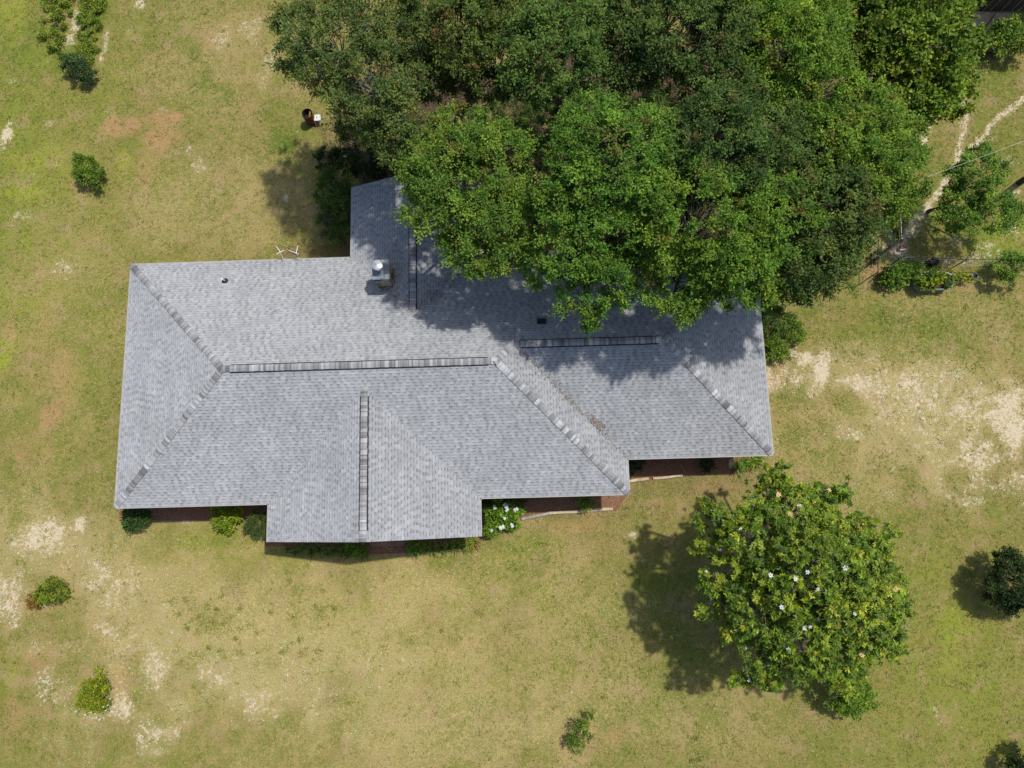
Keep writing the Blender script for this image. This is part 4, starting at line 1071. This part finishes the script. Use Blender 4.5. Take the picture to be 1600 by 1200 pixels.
# white flower heads
def flower_head(size, n=9):
    m = MB(); rr = random.Random(n)
    for i in range(n):
        a = rr.uniform(0, 6.28); q = size * math.sqrt(rr.random()) * .8
        x, y, z = q * math.cos(a), q * math.sin(a), size * .35 * (1 - (q / size) ** 2)
        s = size * .42
        m.add([(x - s, y, z - s * .2), (x, y - s, z), (x + s, y, z - s * .2), (x, y + s, z + s * .1), (x, y, z + s * .35)], [(0, 1, 4), (1, 2, 4), (2, 3, 4), (3, 0, 4)])
    return mesh(m.v, m.f, 'flower_head', [MAT['white_petal']])
FH = flower_head(.13, 11); FS = flower_head(.05, 5)
e = bushes['vivid green hydrangea with white blooms right of the front gable']
for u, v, z in [(773, 793, 1.15), (790, 790, 1.2), (792, 797, 1.15), (788, 809, .98), (768, 829, .8), (784, 824, .9), (800, 821, .8), (806, 796, 1.0)]:
    x, y = at2(u, v, z)
    o = ob('flower_head', FH, e, (x - e.location.x, y - e.location.y, z - e.location.z), (random.uniform(-.3, .3), random.uniform(-.3, .3), random.uniform(0, 6)))
    o.scale = [random.uniform(.75, 1.15)] * 3
e = bushes['yellow-green shrub dotted with white flowers at the lower left']
for u, v in [(162, 1083), (172, 1091), (165, 1102), (170, 1107), (147, 1110), (143, 1111), (122, 1109), (158, 1122), (133, 1116), (170, 1100), (155, 1094), (150, 1121)]:
    x, y = at2(u, v, .55)
    ob('flower_head', FS, e, (x - e.location.x, y - e.location.y, .55 + random.uniform(-.05, .25) - e.location.z))

# lilies and strap-leaved clumps in the beds: each clump a plant
def strap_mesh(seed, n=46, ln=.55, w=.035, pal=MIDG):
    r = np.random.default_rng(seed)
    V = []; Q = []; Cc = []
    for i in range(n):
        a = r.uniform(0, 6.28); l_ = ln * r.uniform(.6, 1.15); lean = r.uniform(.3, 1.0)
        d = np.array([math.cos(a), math.sin(a), 0]); s = np.array([-d[1], d[0], 0]) * w * .5
        b = d * r.uniform(0, .07)
        pts = [b, b + d * l_ * .35 * lean + [0, 0, l_ * .55], b + d * l_ * .75 * lean + [0, 0, l_ * .62], b + d * l_ * 1.05 * lean + [0, 0, l_ * .42]]
        ws = [.8, 1, .8, .12]
        k = len(V)
        for p, q in zip(pts, ws): V += [p - s * q, p + s * q]
        c = np.array(pal[int(r.integers(0, 3))]) * r.uniform(.8, 1.25)
        Cc += [c] * 8
        for j in range(3): Q.append((k + 2 * j, k + 2 * j + 1, k + 2 * j + 3, k + 2 * j + 2))
    return npmesh(np.array(V), np.array(Q), 'strap_leaves', [MAT['leaf']], cols=np.array(Cc))
LILY = [strap_mesh(s, pal=[(0.075, 0.135, 0.024), (0.115, 0.18, 0.03), (0.17, 0.23, 0.04)]) for s in (1, 2, 3)]
LILY_Y = strap_mesh(9, 46, .6, .04, pal=[(0.12, 0.17, 0.02), (0.19, 0.23, 0.03), (0.26, 0.27, 0.04)])
ORD = ['nearest', 'second', 'third', 'fourth', 'fifth', 'sixth', 'seventh', 'eighth', 'ninth', 'tenth']
def clumps(spots, label, group, meshes, ref='the brick step', ru=604):
    order = sorted(range(len(spots)), key=lambda i: abs(spots[i][0] - ru))
    for i, (u, v, s) in enumerate(spots):
        x, y = at2(u, v, .1)
        o = ob('lily_clump', meshes[i % len(meshes)], None, (x, y, gz(x, y) - .02), (0, 0, random.uniform(0, 6)))
        o.scale = (s, s, s * random.uniform(.85, 1.1))
        k_ = order.index(i)
        tag(o, label % (ORD[k_] + (' to ' if k_ == 0 else ' from ') + ref), 'plant', group)
clumps([(462, 862, .8), (474, 857, .9), (487, 861, 1), (500, 858, 1), (511, 863, .95), (523, 859, 1), (535, 862, .9), (450, 857, .7), (545, 866, .8), (570, 866, .8)], 'strap-leaved lily clump left of the step, %s', 'lilies left of the step', LILY)
clumps([(665, 856, .9), (676, 858, 1), (689, 855, 1), (701, 855, 1), (713, 852, 1), (724, 850, .9), (646, 862, .8), (655, 860, .8)], 'strap-leaved lily clump right of the step, %s', 'lilies right of the step', LILY)
clumps([(733, 851, 1), (741, 846, .9)], 'yellow-green sunlit lily clump, %s', 'sunlit lilies by the hydrangea', [LILY_Y], 'the hydrangea', 783)
clumps([(1177, 722, 1.1), (1185, 718, .9), (1168, 726, .8)], 'grassy bright green clump under the eave, %s', 'grassy clumps at the right corner', [strap_mesh(21, 60, .6, .03)], 'the right roof corner', 1206)
clumps([(1152, 731, 1.0), (1160, 722, .8)], 'drooping olive strap-leaved clump, %s', 'olive clumps by the right bed', [strap_mesh(22, 50, .65, .035, OAK_B)], 'the tan rock', 1143)

# ------------------------------------------------------------------ things in the yard
# landscape timbers
def timber(a, b, label, mat, w=.16, h=.14):
    ax, ay = at2(*a); bx, by = at2(*b)
    mx, my = (ax + bx) / 2, (ay + by) / 2
    m = MB(); r = random.Random(label)
    n = 6
    L_ = math.hypot(bx - ax, by - ay)
    prof = [(-w / 2, 0), (-w / 2, h * .7), (-w * .32, h), (w * .32, h), (w / 2, h * .7), (w / 2, 0)]
    vs = []
    for i in range(n + 1):
        x = -L_ / 2 + L_ * i / n; oy = r.uniform(-.012, .012); oz = r.uniform(-.008, .008)
        vs += [(x, y + oy, z + oz) for y, z in prof]
    k = len(prof)
    fs = [(i * k + j, i * k + (j + 1) % k, (i + 1) * k + (j + 1) % k, (i + 1) * k + j) for i in range(n) for j in range(k)]
    fs += [tuple(range(k)), tuple(n * k + j for j in range(k - 1, -1, -1))]
    m.add(vs, fs)
    o = m.build('landscape_timber', mat, None, (mx, my, gz(mx, my) - .03), (0, 0, math.atan2(by - ay, bx - ax)))
    return tag(o, label, 'timber', 'timbers edging the front beds')
timber((815, 811), (858, 802), 'grey weathered timber beside the hydrangea', MAT['grey_timber'])
timber((858, 802), (957, 795), 'long tan timber edging the middle bed', MAT['timber'])
timber((975, 753), (1013, 748), 'short tan timber by the right bed next to the eave corner', MAT['timber'])
timber((1020, 748), (1066, 743), 'tapering tan timber at the right bed, second from the eave corner', MAT['timber'], w=.14)

# brick step
sx0, sy0 = at2(577, 851, .2); sx1, _ = at2(632, 850, .2)
st = tag(empty('brick_step', ((sx0 + sx1) / 2, sy0 + .55, 0)), 'red brick step peeking out under the front gable', 'step')
wS = sx1 - sx0
MB().box((-wS / 2 + .01, -.63, -.1), (wS / 2 - .01, .6, .165)).build('step_core', MAT['mortar'], st)
nb = 17
brick_me = []
for c in ((0.31, 0.17, 0.125), (0.36, 0.20, 0.15), (0.27, 0.15, 0.115)):
    m = MB().box((-wS / nb / 2 + .005, -.65, .07), (wS / nb / 2 - .005, -.44, .19))
    brick_me.append(mesh(m.v, m.f, 'brick', [plain('step_brick', c, .9, var=.25, scale=12)]))
for j in range(3):
    for i in range(nb):
        o = ob('brick', brick_me[random.randrange(3)], st, (-wS / 2 + wS * (i + .5) / nb, j * .22 + .004, random.uniform(-.004, .004)))

# rusty burn barrel
bx, by = at2(487, 190)
br_ = tag(empty('burn_barrel', (bx, by, gz(bx, by))), 'rusty open steel burn barrel under the twiggy tree', 'barrel')
MB().lathe([(.27, 0), (.285, .02), (.285, .28), (.297, .30), (.285, .32), (.285, .58), (.297, .60), (.285, .62), (.285, .86), (.30, .875), (.285, .89), (.272, .875), (.270, .45), (.0, .45)], 28).build('drum', MAT['rust'], br_, smooth=False)
MB().lathe([(.268, .84), (.262, .47), (.0, .47)], 28).build('charred_lining', MAT['char'], br_)
m = MB().add([(.05, -.12, .6), (.14, -.14, .72), (.2, .05, .84), (.16, .16, .88), (.1, .12, .8), (.03, 0, .66)], [(0, 1, 2), (0, 2, 5), (5, 2, 4), (2, 3, 4)])
m.build('scrap_board', plain('yellow_scrap', (0.55, 0.40, 0.10), .7), br_)
# white stool
px, py = at2(499, 190)
stl = tag(empty('plastic_stool', (px, py, gz(px, py)), .08), 'small white plastic stool next to the barrel', 'stool')
h = .46; s = .19
m = MB()
ring = []
for i in range(24):
    a = 2 * math.pi * i / 24
    k = 1 / max(abs(math.cos(a)), abs(math.sin(a))) ** .75
    ring.append((s * k * math.cos(a), s * k * math.sin(a)))
vs = [(x, y, h - .035) for x, y in ring] + [(x, y, h - .01) for x, y in ring] + [(x * .93, y * .93, h) for x, y in ring] + [(0, 0, h - .008)]
fs = [(j * 24 + i, j * 24 + (i + 1) % 24, (j + 1) * 24 + (i + 1) % 24, (j + 1) * 24 + i) for j in range(2) for i in range(24)] + [(48 + i, 48 + (i + 1) % 24, 72) for i in range(24)] + [tuple(range(23, -1, -1))]
m.add(vs, fs).build('seat', MAT['stool'], stl)
for sx in (-1, 1):
    for sy in (-1, 1):
        MB().tube([(sx * .16, sy * .16, h - .03), (sx * .205, sy * .205, 0)], [.026, .02], 8).build('leg', MAT['stool'], stl)
MB().add([(-.05, -.03, h + .002), (-.01, -.05, h + .004), (.01, .02, h + .004), (-.03, .05, h + .002)], [(0, 1, 2, 3)]).build('dead_leaf', MAT['rust'], stl)

# white crossed-arm aerial behind the back eave
ax, ay = at2(440, 405, 2.6)
an = tag(empty('roof_aerial', (ax, ay + .25, 0)), 'white aerial with two crossed-rod heads at the back eave', 'antenna')
MB().tube([(.35, 0.35, 0), (.35, .30, 2.9)], .025, 8).build('mast', MAT['light_metal'], an)
MB().bar((0.0, .30, 2.86), (.76, .30, 2.86), .012).build('cross_bar', MAT['dark_metal'], an)
for (u, v), arms in (((438, 394), [((432, 385), (438, 394)), ((432, 397), (444, 391))]), ((463, 395), [((465, 384), (463, 395)), ((451, 391), (467, 397))])):
    hx, hy = at2(u, v, 3.25)
    ex, ey = an.location.x, an.location.y
    hd = MB().tube([(hx - ex, hy - ey - .25, 2.80), (hx - ex, hy - ey, 3.25)], .02, 8).build('head_post', MAT['white_pipe'], an)
    for a, b in arms:
        pa = at(a[0], a[1], 3.3); pb = at(b[0], b[1], 3.26)
        MB().tube([(pa[0] - ex, pa[1] - ey, 3.3), (pb[0] - ex, pb[1] - ey, 3.26)], .017, 6).build('rod', MAT['white_pipe'], hd)

# power pole and line
pbx, pby = at2(1592, 286)
pole = tag(empty('utility_pole', (pbx, pby, gz(pbx, pby))), 'dark wooden utility pole at the right edge of the yard', 'pole')
MB().tube([(0, 0, -.3), (0, 0, 9.2)], [.17, .11], 14).build('shaft', MAT['pole'], pole)
MB().bar((-.1, -.75, 8.7), (-.1, .75, 8.7), .10, .12).build('crossarm', MAT['pole'], pole)
A = Vector((pbx - .1, pby, 9.0)); q = at(1425, 283, 7.0); B = Vector((q[0], q[1], 7.0)) 
B = B + (B - A) * .35
pts = []
for i in range(25):
    t = i / 24
    p = A.lerp(B, t); p.z -= 1.2 * t * (1 - t)
    pts.append(p)
tag(MB().tube(pts, .0055, 6).build('power_line', MAT['wire'], None), 'pale overhead cable crossing above the airy tree', 'cable')

# chain link fence, gate
def fence(pts, label, name='wire_fence', h=1.15, strands=4, mat='light_metal', rail=True):
    P = [at2(*p) for p in pts]
    o = P[0]
    e = tag(empty(name, (o[0], o[1], gz(*o))), label, 'fence')
    for p in P:
        MB().tube([(p[0] - o[0], p[1] - o[1], -.1), (p[0] - o[0], p[1] - o[1], h + .06)], .028, 8).build('post', MAT[mat], e)
    for a, b in zip(P[:-1], P[1:]):
        if rail:
            MB().tube([(a[0] - o[0], a[1] - o[1], h), (b[0] - o[0], b[1] - o[1], h)], .022, 6).build('rail', MAT[mat], e)
        for k in range(strands):
            z = h * (k + .5) / strands
            MB().tube([(a[0] - o[0], a[1] - o[1], z), (b[0] - o[0], b[1] - o[1], z)], .005, 4).build('wire', MAT['light_metal'], e)
    return e
fence([(1394, 412), (1440, 414), (1490, 417), (1545, 416), (1612, 414)], 'low wire fence running right behind the oval planter', mat='dark_metal')
fence([(1391, 385), (1390, 362), (1389, 338)], 'short pale pipe fence running up from the gate', strands=3)
# gate leaf standing open
ga = at2(1357, 414); gb = at2(1391, 388)
gt = tag(empty('metal_gate', (ga[0], ga[1], gz(*ga))), 'dark pipe gate standing open on the sandy path', 'gate')
dx, dy = gb[0] - ga[0], gb[1] - ga[1]
for k in (0, 1):
    MB().tube([(dx * k, dy * k, 0), (dx * k, dy * k, 1.25)], .04, 8).build('upright', MAT['dark_metal'], gt)
for z in (.15, 1.2):
    MB().tube([(0, 0, z), (dx, dy, z)], .045, 8).build('rail', MAT['dark_metal'], gt)
MB().tube([(0, 0, .15), (dx, dy, 1.2)], .022, 6).build('brace', MAT['dark_metal'], gt)
for k in range(1, 9):
    MB().tube([(dx * k / 9, dy * k / 9, .15), (dx * k / 9, dy * k / 9, 1.2)], .008, 4).build('picket', MAT['dark_metal'], gt)
# dark corner panel by the gate
fence([(1355, 436), (1355, 412), (1356, 388)], 'thin dark fence panel left of the gate', name='garden_fence', mat='dark_metal', strands=3)
fence([(1394, 412), (1370, 432)], 'dark fence panel between the gate and the garden plants', name='garden_fence', mat='dark_metal', strands=3)
fence([(1350, 384), (1372, 371)], 'low dark rail in the shade behind the gate', name='garden_fence', mat='dark_metal', strands=2, h=.9)

# oval stock-tank planter
tx, ty = at2(1452, 443)
tk = tag(empty('oval_planter', (tx, ty, gz(tx, ty)), math.radians(-2)), 'oval blue-grey metal planter tub by the wire fence', 'planter')
def oval(L_, W_, n=40):
    out = []
    for i in range(n):
        a = 2 * math.pi * i / n
        r_ = W_ / 2
        cx = (L_ / 2 - r_) * (1 if math.cos(a) >= 0 else -1)
        out.append((cx + r_ * math.cos(a), r_ * math.sin(a)))
    return out
def oval_wall(prof, n=40):
    vs = []; fs = []
    for L_, W_, z in prof: vs += [(x, y, z) for x, y in oval(L_, W_, n)]
    for j in range(len(prof) - 1):
        for i in range(n): fs.append((j * n + i, j * n + (i + 1) % n, (j + 1) * n + (i + 1) % n, (j + 1) * n + i))
    return vs, fs
m = MB(); m.add(*oval_wall([(1.86, .86, 0), (1.90, .90, .12), (1.87, .87, .15), (1.91, .91, .28), (1.88, .88, .31), (1.92, .92, .50)])); m.build('tub_side', MAT['tank'], tk)
m = MB(); m.add(*oval_wall([(1.92, .92, .50), (1.98, .98, .515), (1.99, .99, .535), (1.96, .96, .55), (1.88, .88, .53), (1.86, .86, .40)])); m.build('rim', MAT['tank'], tk, smooth=True)
m = MB(); m.add([(x, y, .43) for x, y in oval(1.87, .87)], [tuple(range(40))]); m.build('soil', MAT['soil'], tk)
# white ring pot in the tub
rx, ry = at2(1443, 433, .6)
tag(MB().lathe([(.09, 0), (.12, .2), (.14, .21), (.13, .22), (.105, .20), (.09, .08), (0, .08)], 20).build('flower_pot', MAT['white_pipe'], None, (rx, ry, gz(tx, ty) + .42)), 'small round white pot inside the oval planter', 'pot')
# black pot, blue bucket
bx, by = at2(1454, 412)
bp_ = tag(empty('black_tub', (bx, by, gz(bx, by))), 'round black plastic tub on the sandy path', 'tub')
MB().lathe([(.17, 0), (.21, .40), (.235, .405), (.235, .43), (.205, .43), (.165, .05), (0, .05)], 24).build('body', MAT['black_plastic'], bp_)
MB().lathe([(.19, .30), (0, .31)], 24).build('contents', MAT['char'], bp_)
bx, by = at2(1517, 434)
bk = tag(empty('blue_bucket', (bx, by, gz(bx, by))), 'blue-green bucket with a plant at the end of the garden row', 'bucket')
MB().lathe([(.14, 0), (.17, .33), (.185, .335), (.185, .355), (.16, .35), (.13, .04), (0, .04)], 22).build('body', MAT['blue_plastic'], bk)
MB().lathe([(.155, .28), (0, .29)], 22).build('soil', MAT['soil'], bk)
MB().tube([(-.17, 0, .33), (-.12, .06, .42), (0, .09, .46), (.12, .06, .42), (.17, 0, .33)], .006, 5).build('handle', MAT['light_metal'], bk)
# red and white box
bx, by = at2(1408, 389)
rb = tag(empty('small_cooler', (bx, by, gz(bx, by)), .1), 'small box with red top and white front on the path', 'box')
MB().box((-.16, -.12, 0), (.16, .12, .2)).build('body', MAT['white_pipe'], rb, bevel=.015)
MB().add([(-.17, -.06, .20), (.17, -.06, .20), (.17, .13, .20), (-.17, .13, .20), (-.15, -.04, .27), (.15, -.04, .27), (.15, .11, .27), (-.15, .11, .27)],
         [(0, 3, 2, 1), (4, 5, 6, 7), (0, 1, 5, 4), (1, 2, 6, 5), (2, 3, 7, 6), (3, 0, 4, 7)]).build('lid', MAT['red_paint'], rb, bevel=.01)
MB().bar((-.17, -.02, .12), (-.26, -.02, .10), .03).build('handle', MAT['dark_metal'], rb)

# rocks by the right bed and loose stepping stone
def rock(u, v, s, label, mat, seed):
    x, y = at2(u, v)
    r = random.Random(seed)
    m = MB(); n = 9
    prof = [(.95, 0), (1.0, .25), (.82, .48), (.45, .58), (0, .60)]
    vs = []
    for rr, z in prof:
        for k in range(n):
            a = 2 * math.pi * k / n
            q = rr * s * (1 + .22 * math.sin(2 * a + seed) + r.uniform(-.10, .10))
            vs.append((q * math.cos(a), q * math.sin(a) * .8, z * s * r.uniform(.9, 1.1) - .03))
    fs = [(i * n + k, i * n + (k + 1) % n, (i + 1) * n + (k + 1) % n, (i + 1) * n + k) for i in range(len(prof) - 1) for k in range(n)]
    tag(m.add(vs, fs).build('rock', mat, None, (x, y, gz(x, y)), (0, 0, seed)), label, 'rock')
rock(1143, 723, .26, 'tan rock at the end of the right mulch bed', MAT['rock'], 1)
rock(1192, 719, .11, 'small pale stone at the right front corner of the roof', MAT['rock'], 2)
rock(296, 808, .05, 'tiny white stone in the left front bed', MAT['white_pipe'], 4)

# shed in the top right corner
s0 = at2(1522, 18); 
SHH = 4.3  # height made up so the shed shadows the ramp and ground in front
sh = tag(empty('shed', (s0[0], s0[1], gz(*s0)), math.radians(-2)), 'dark board shed in shade at the top right corner', 'shed')
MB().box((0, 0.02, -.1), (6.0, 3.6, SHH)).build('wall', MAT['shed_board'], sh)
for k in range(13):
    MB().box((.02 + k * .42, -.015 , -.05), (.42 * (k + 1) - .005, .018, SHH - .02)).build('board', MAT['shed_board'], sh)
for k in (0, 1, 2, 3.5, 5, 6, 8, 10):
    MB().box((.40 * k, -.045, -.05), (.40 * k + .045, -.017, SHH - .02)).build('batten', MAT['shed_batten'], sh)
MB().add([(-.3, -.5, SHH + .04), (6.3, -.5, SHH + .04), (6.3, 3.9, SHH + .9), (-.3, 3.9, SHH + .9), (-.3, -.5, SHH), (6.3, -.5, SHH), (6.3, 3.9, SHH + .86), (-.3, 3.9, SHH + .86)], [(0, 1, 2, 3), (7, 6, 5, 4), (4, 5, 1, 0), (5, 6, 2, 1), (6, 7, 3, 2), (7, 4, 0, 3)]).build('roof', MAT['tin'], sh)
pl = tag(empty('plywood_ramp', (s0[0], s0[1] - .05, gz(*s0))), 'weathered plywood ramp laid in front of the dark shed', 'ramp')
pA = [at2(*p) for p in [(1522, 20), (1553, 22), (1529, 54), (1491, 48)]]
pB = [at2(*p) for p in [(1555, 22), (1588, 23), (1562, 44), (1532, 54)]]
for P in (pA, pB):
    v = [(x - s0[0], y - s0[1] + .05, z) for z in (.03, .09) for x, y in P]
    m = MB(); m.add(v, [(3, 2, 1, 0), (4, 5, 6, 7), (0, 1, 5, 4), (1, 2, 6, 5), (2, 3, 7, 6), (3, 0, 4, 7)]); m.build('panel', MAT['ply'], pl)

# ------------------------------------------------------------------ stuff nobody could count
# grass blades
r = np.random.default_rng(3)
N = 235000
x = r.uniform(-13, 51, N); y = r.uniform(-15, 31.5, N)
mk = {k: sample(k, x, y) for k in GM}
dens = 0.75 - 0.85 * mk['bare'] - 1.0 * np.clip(mk['mulch'] * 1.4, 0, 1) - 0.75 * mk['litter'] + .3 * mk['lush'] + (vn3(x, y, 1.6) - .5) * .9 + (vn2(x, y, 4.5) - .5) * .9
keep = r.random(N) < dens
inside = np.zeros(N, bool)
Wp = np.array(WALL)
for i in range(nW):
    a = Wp[i]; b = Wp[(i + 1) % nW]
    inside ^= ((a[1] > y) != (b[1] > y)) & (x < (b[0] - a[0]) * (y - a[1]) / (b[1] - a[1] + 1e-12) + a[0])
keep &= ~inside
x, y = x[keep], y[keep]; mk = {k: v[keep] for k, v in mk.items()}
n = len(x)
nbld = 3
bi = np.repeat(np.arange(n), nbld)
ang = r.uniform(0, 6.283, len(bi))
lush = mk['lush'][bi]; yel = mk['yellow'][bi]; pale = mk['pale'][bi]
gl = (vn1(x, y, 1.9)[bi] - .5) * 1.3 + (vn3(x, y, 5.5)[bi] - .5) * 2.2 + (vn2(x, y, .35)[bi] - .42) * .7 + r.normal(0, .42, len(bi)) + lush * .8 - pale * .60 - mk['red'][bi] * .5 - mk['bare'][bi] * .5
isg = np.clip(gl * .9 + .5, 0, 1)[:, None]
straw = np.array([0.355, 0.29, 0.102]) * (1 - pale[:, None]) + np.array([0.595, 0.51, 0.225]) * pale[:, None]
grn = np.array([0.16, 0.195, 0.032]) * (1 - yel[:, None]) + np.array([0.305, 0.32, 0.044]) * yel[:, None]
cb = (straw * (1 - isg) + grn * isg) * r.uniform(.55, 1.5, len(bi))[:, None]
ln = r.uniform(.06, .15, len(bi)) * (1 + .4 * lush); w = r.uniform(.016, .036, len(bi))
el = r.uniform(.15, .75, len(bi))
dx = np.cos(ang) * np.cos(el); dy = np.sin(ang) * np.cos(el); dz = np.sin(el)
bxx = x[bi] + r.normal(0, .02, len(bi)); byy = y[bi] + r.normal(0, .02, len(bi)); bz = gzv(bxx, byy) - .004
sx = -np.sin(ang) * w * .5; sy = np.cos(ang) * w * .5
v = np.stack([np.stack([bxx - sx, byy - sy, bz], 1), np.stack([bxx + sx, byy + sy, bz], 1), np.stack([bxx + dx * ln, byy + dy * ln, bz + dz * ln], 1)], 1).reshape(-1, 3)
gme = npmesh(v, np.arange(len(v)).reshape(-1, 3), 'grass', [MAT['blade']], cols=np.repeat(cb, 3, 0), ncorner=3)
g = kind(ob('grass', gme), 'stuff'); g['label'] = 'thin patchy lawn grass, half green and half straw'; g['category'] = 'grass'
print('blades', len(bi))
# darker weed tufts on the front lawn
TS = [(289, 938), (270, 938), (343, 930), (340, 953), (373, 952), (321, 950), (280, 962), (297, 970), (315, 965), (334, 972), (350, 975), (362, 968), (296, 980), (308, 988), (325, 985), (340, 984), (358, 985), (372, 985), (390, 980), (403, 990), (366, 1000), (376, 1003), (325, 1010), (305, 1023), (310, 1028), (285, 1030), (345, 1018), (352, 1025), (370, 1020), (403, 1022), (415, 1014), (440, 1019), (450, 1016), (470, 1022), (476, 1017), (500, 1020), (456, 910), (505, 920), (495, 945), (520, 950), (470, 1000), (455, 1002), (405, 1035), (230, 1155), (1085, 1153), (1092, 1185), (1082, 1190), (690, 985), (640, 1000), (745, 960), (423, 958), (430, 945), (460, 965)]
pos = []
for u, v_ in TS:
    cx, cy = at2(u + random.uniform(-3, 3), v_ + random.uniform(-3, 3))
    k = random.randint(20, 60); s = random.uniform(.06, .16)
    for _ in range(k): pos.append((cx + random.gauss(0, s), cy + random.gauss(0, s * .8)))
for i in range(900):
    cx, cy = random.uniform(-12, 50), random.uniform(-14, 30)
    if -0.5 < cx < 31.6 and -2.2 < cy < 16: continue
    k = random.randint(3, 12); s = random.uniform(.03, .08)
    for _ in range(k): pos.append((cx + random.gauss(0, s), cy + random.gauss(0, s)))
pos = np.array(pos); n = len(pos)
b3 = np.concatenate([pos, gzv(pos[:, 0], pos[:, 1])[:, None] + .03], 1)
d3 = unit(r.normal(size=(n, 3)) * [1, 1, .3] + [0, 0, .35]); n3 = unit(r.normal(size=(n, 3)) * .5 + [0, 0, 1])
c3 = np.array([0.235, 0.25, 0.06]) * r.uniform(.7, 1.4, n)[:, None]
g = kind(ob('weed_tufts', leaf_quads(b3, d3, n3, r.uniform(.06, .12, n), r.uniform(.025, .05, n), c3, MAT['leaf'], 'weed_tufts')), 'stuff'); g['label'] = 'small olive weed tufts scattered over the lawn, thickest before the gable'; g['category'] = 'weeds'
# fallen leaves on beds, under trees, on the roof valleys
pts = []; 
def litter_ground(poly, k):
    P = np.array([at2(*p) for p in poly]); lo = P.min(0); hi = P.max(0)
    q = r.uniform(lo, hi, (k, 2))
    for a in q: pts.append((a[0], a[1], gz(a[0], a[1]) + .012))
litter_ground([(190, 794), (420, 815)], 900); litter_ground([(752, 778), (985, 808)], 2600); litter_ground([(975, 716), (1195, 770)], 3400); litter_ground([(430, 845), (745, 866)], 900)
litter_ground([(560, 60), (1400, 430)], 7000); litter_ground([(440, 385), (548, 400)], 700); litter_ground([(1340, 420), (1480, 456)], 500)
litter_ground([(820, 790), (1120, 880)], 500)
def litter_line(a, b, zf, k, w, bias=0):
    for i in range(k):
        t = random.random()
        x = a[0] + (b[0] - a[0]) * t + random.gauss(0, w) ; y = a[1] + (b[1] - a[1]) * t + random.gauss(0, w)
        pts.append((x, y, zf(x, y) + .03))
zval = lambda x, y: max(ze_(x, y), zrs(x, y))
litter_line((JX + .1, YR - .1), (LM - .1, YS + .1), zval, 420, .06)
litter_line((JX + .8, YR - .8), (JX + 2.9, YR - 2.9), zval, 110, .14)
zv2 = lambda x, y: max(zbr(x, y), zn(x, y)) if x > BX else max(zbl(x, y), zn(x, y))
litter_line((BX + .05, D - BW), (B1, D), zv2, 800, .24)
litter_line((BX, D - BW), (BX - 1.3, D - BW + 1.3), zv2, 200, .12)
litter_line((22.4, 3.6), (23.3, 3.0), zrs, 200, .10)
for i in range(700):
    x = random.uniform(12, 30.5); yq = random.uniform(6.9, 11.8)
    z = zn(x, yq)
    if B0 < x < B1: z = max(z, zbl(x, yq) if x < BX else zbr(x, yq))
    pts.append((x, yq, z + .03))
b3 = np.array(pts); n = len(b3)
d3 = unit(r.normal(size=(n, 3)) * [1, 1, .25]); n3 = unit(r.normal(size=(n, 3)) * .3 + [0, 0, 1])
cc = np.array([(0.27, 0.19, 0.115), (0.36, 0.28, 0.19), (0.19, 0.12, 0.08)])[r.integers(0, 3, n)] * r.uniform(.7, 1.3, n)[:, None]
g = kind(ob('fallen_leaves', leaf_quads(b3, d3, n3, r.uniform(.04, .085, n), r.uniform(.016, .036, n), cc, MAT['litter'], 'fallen_leaves')), 'stuff'); g['label'] = 'brown fallen leaves in beds, under trees and in roof valleys'; g['category'] = 'fallen leaves'
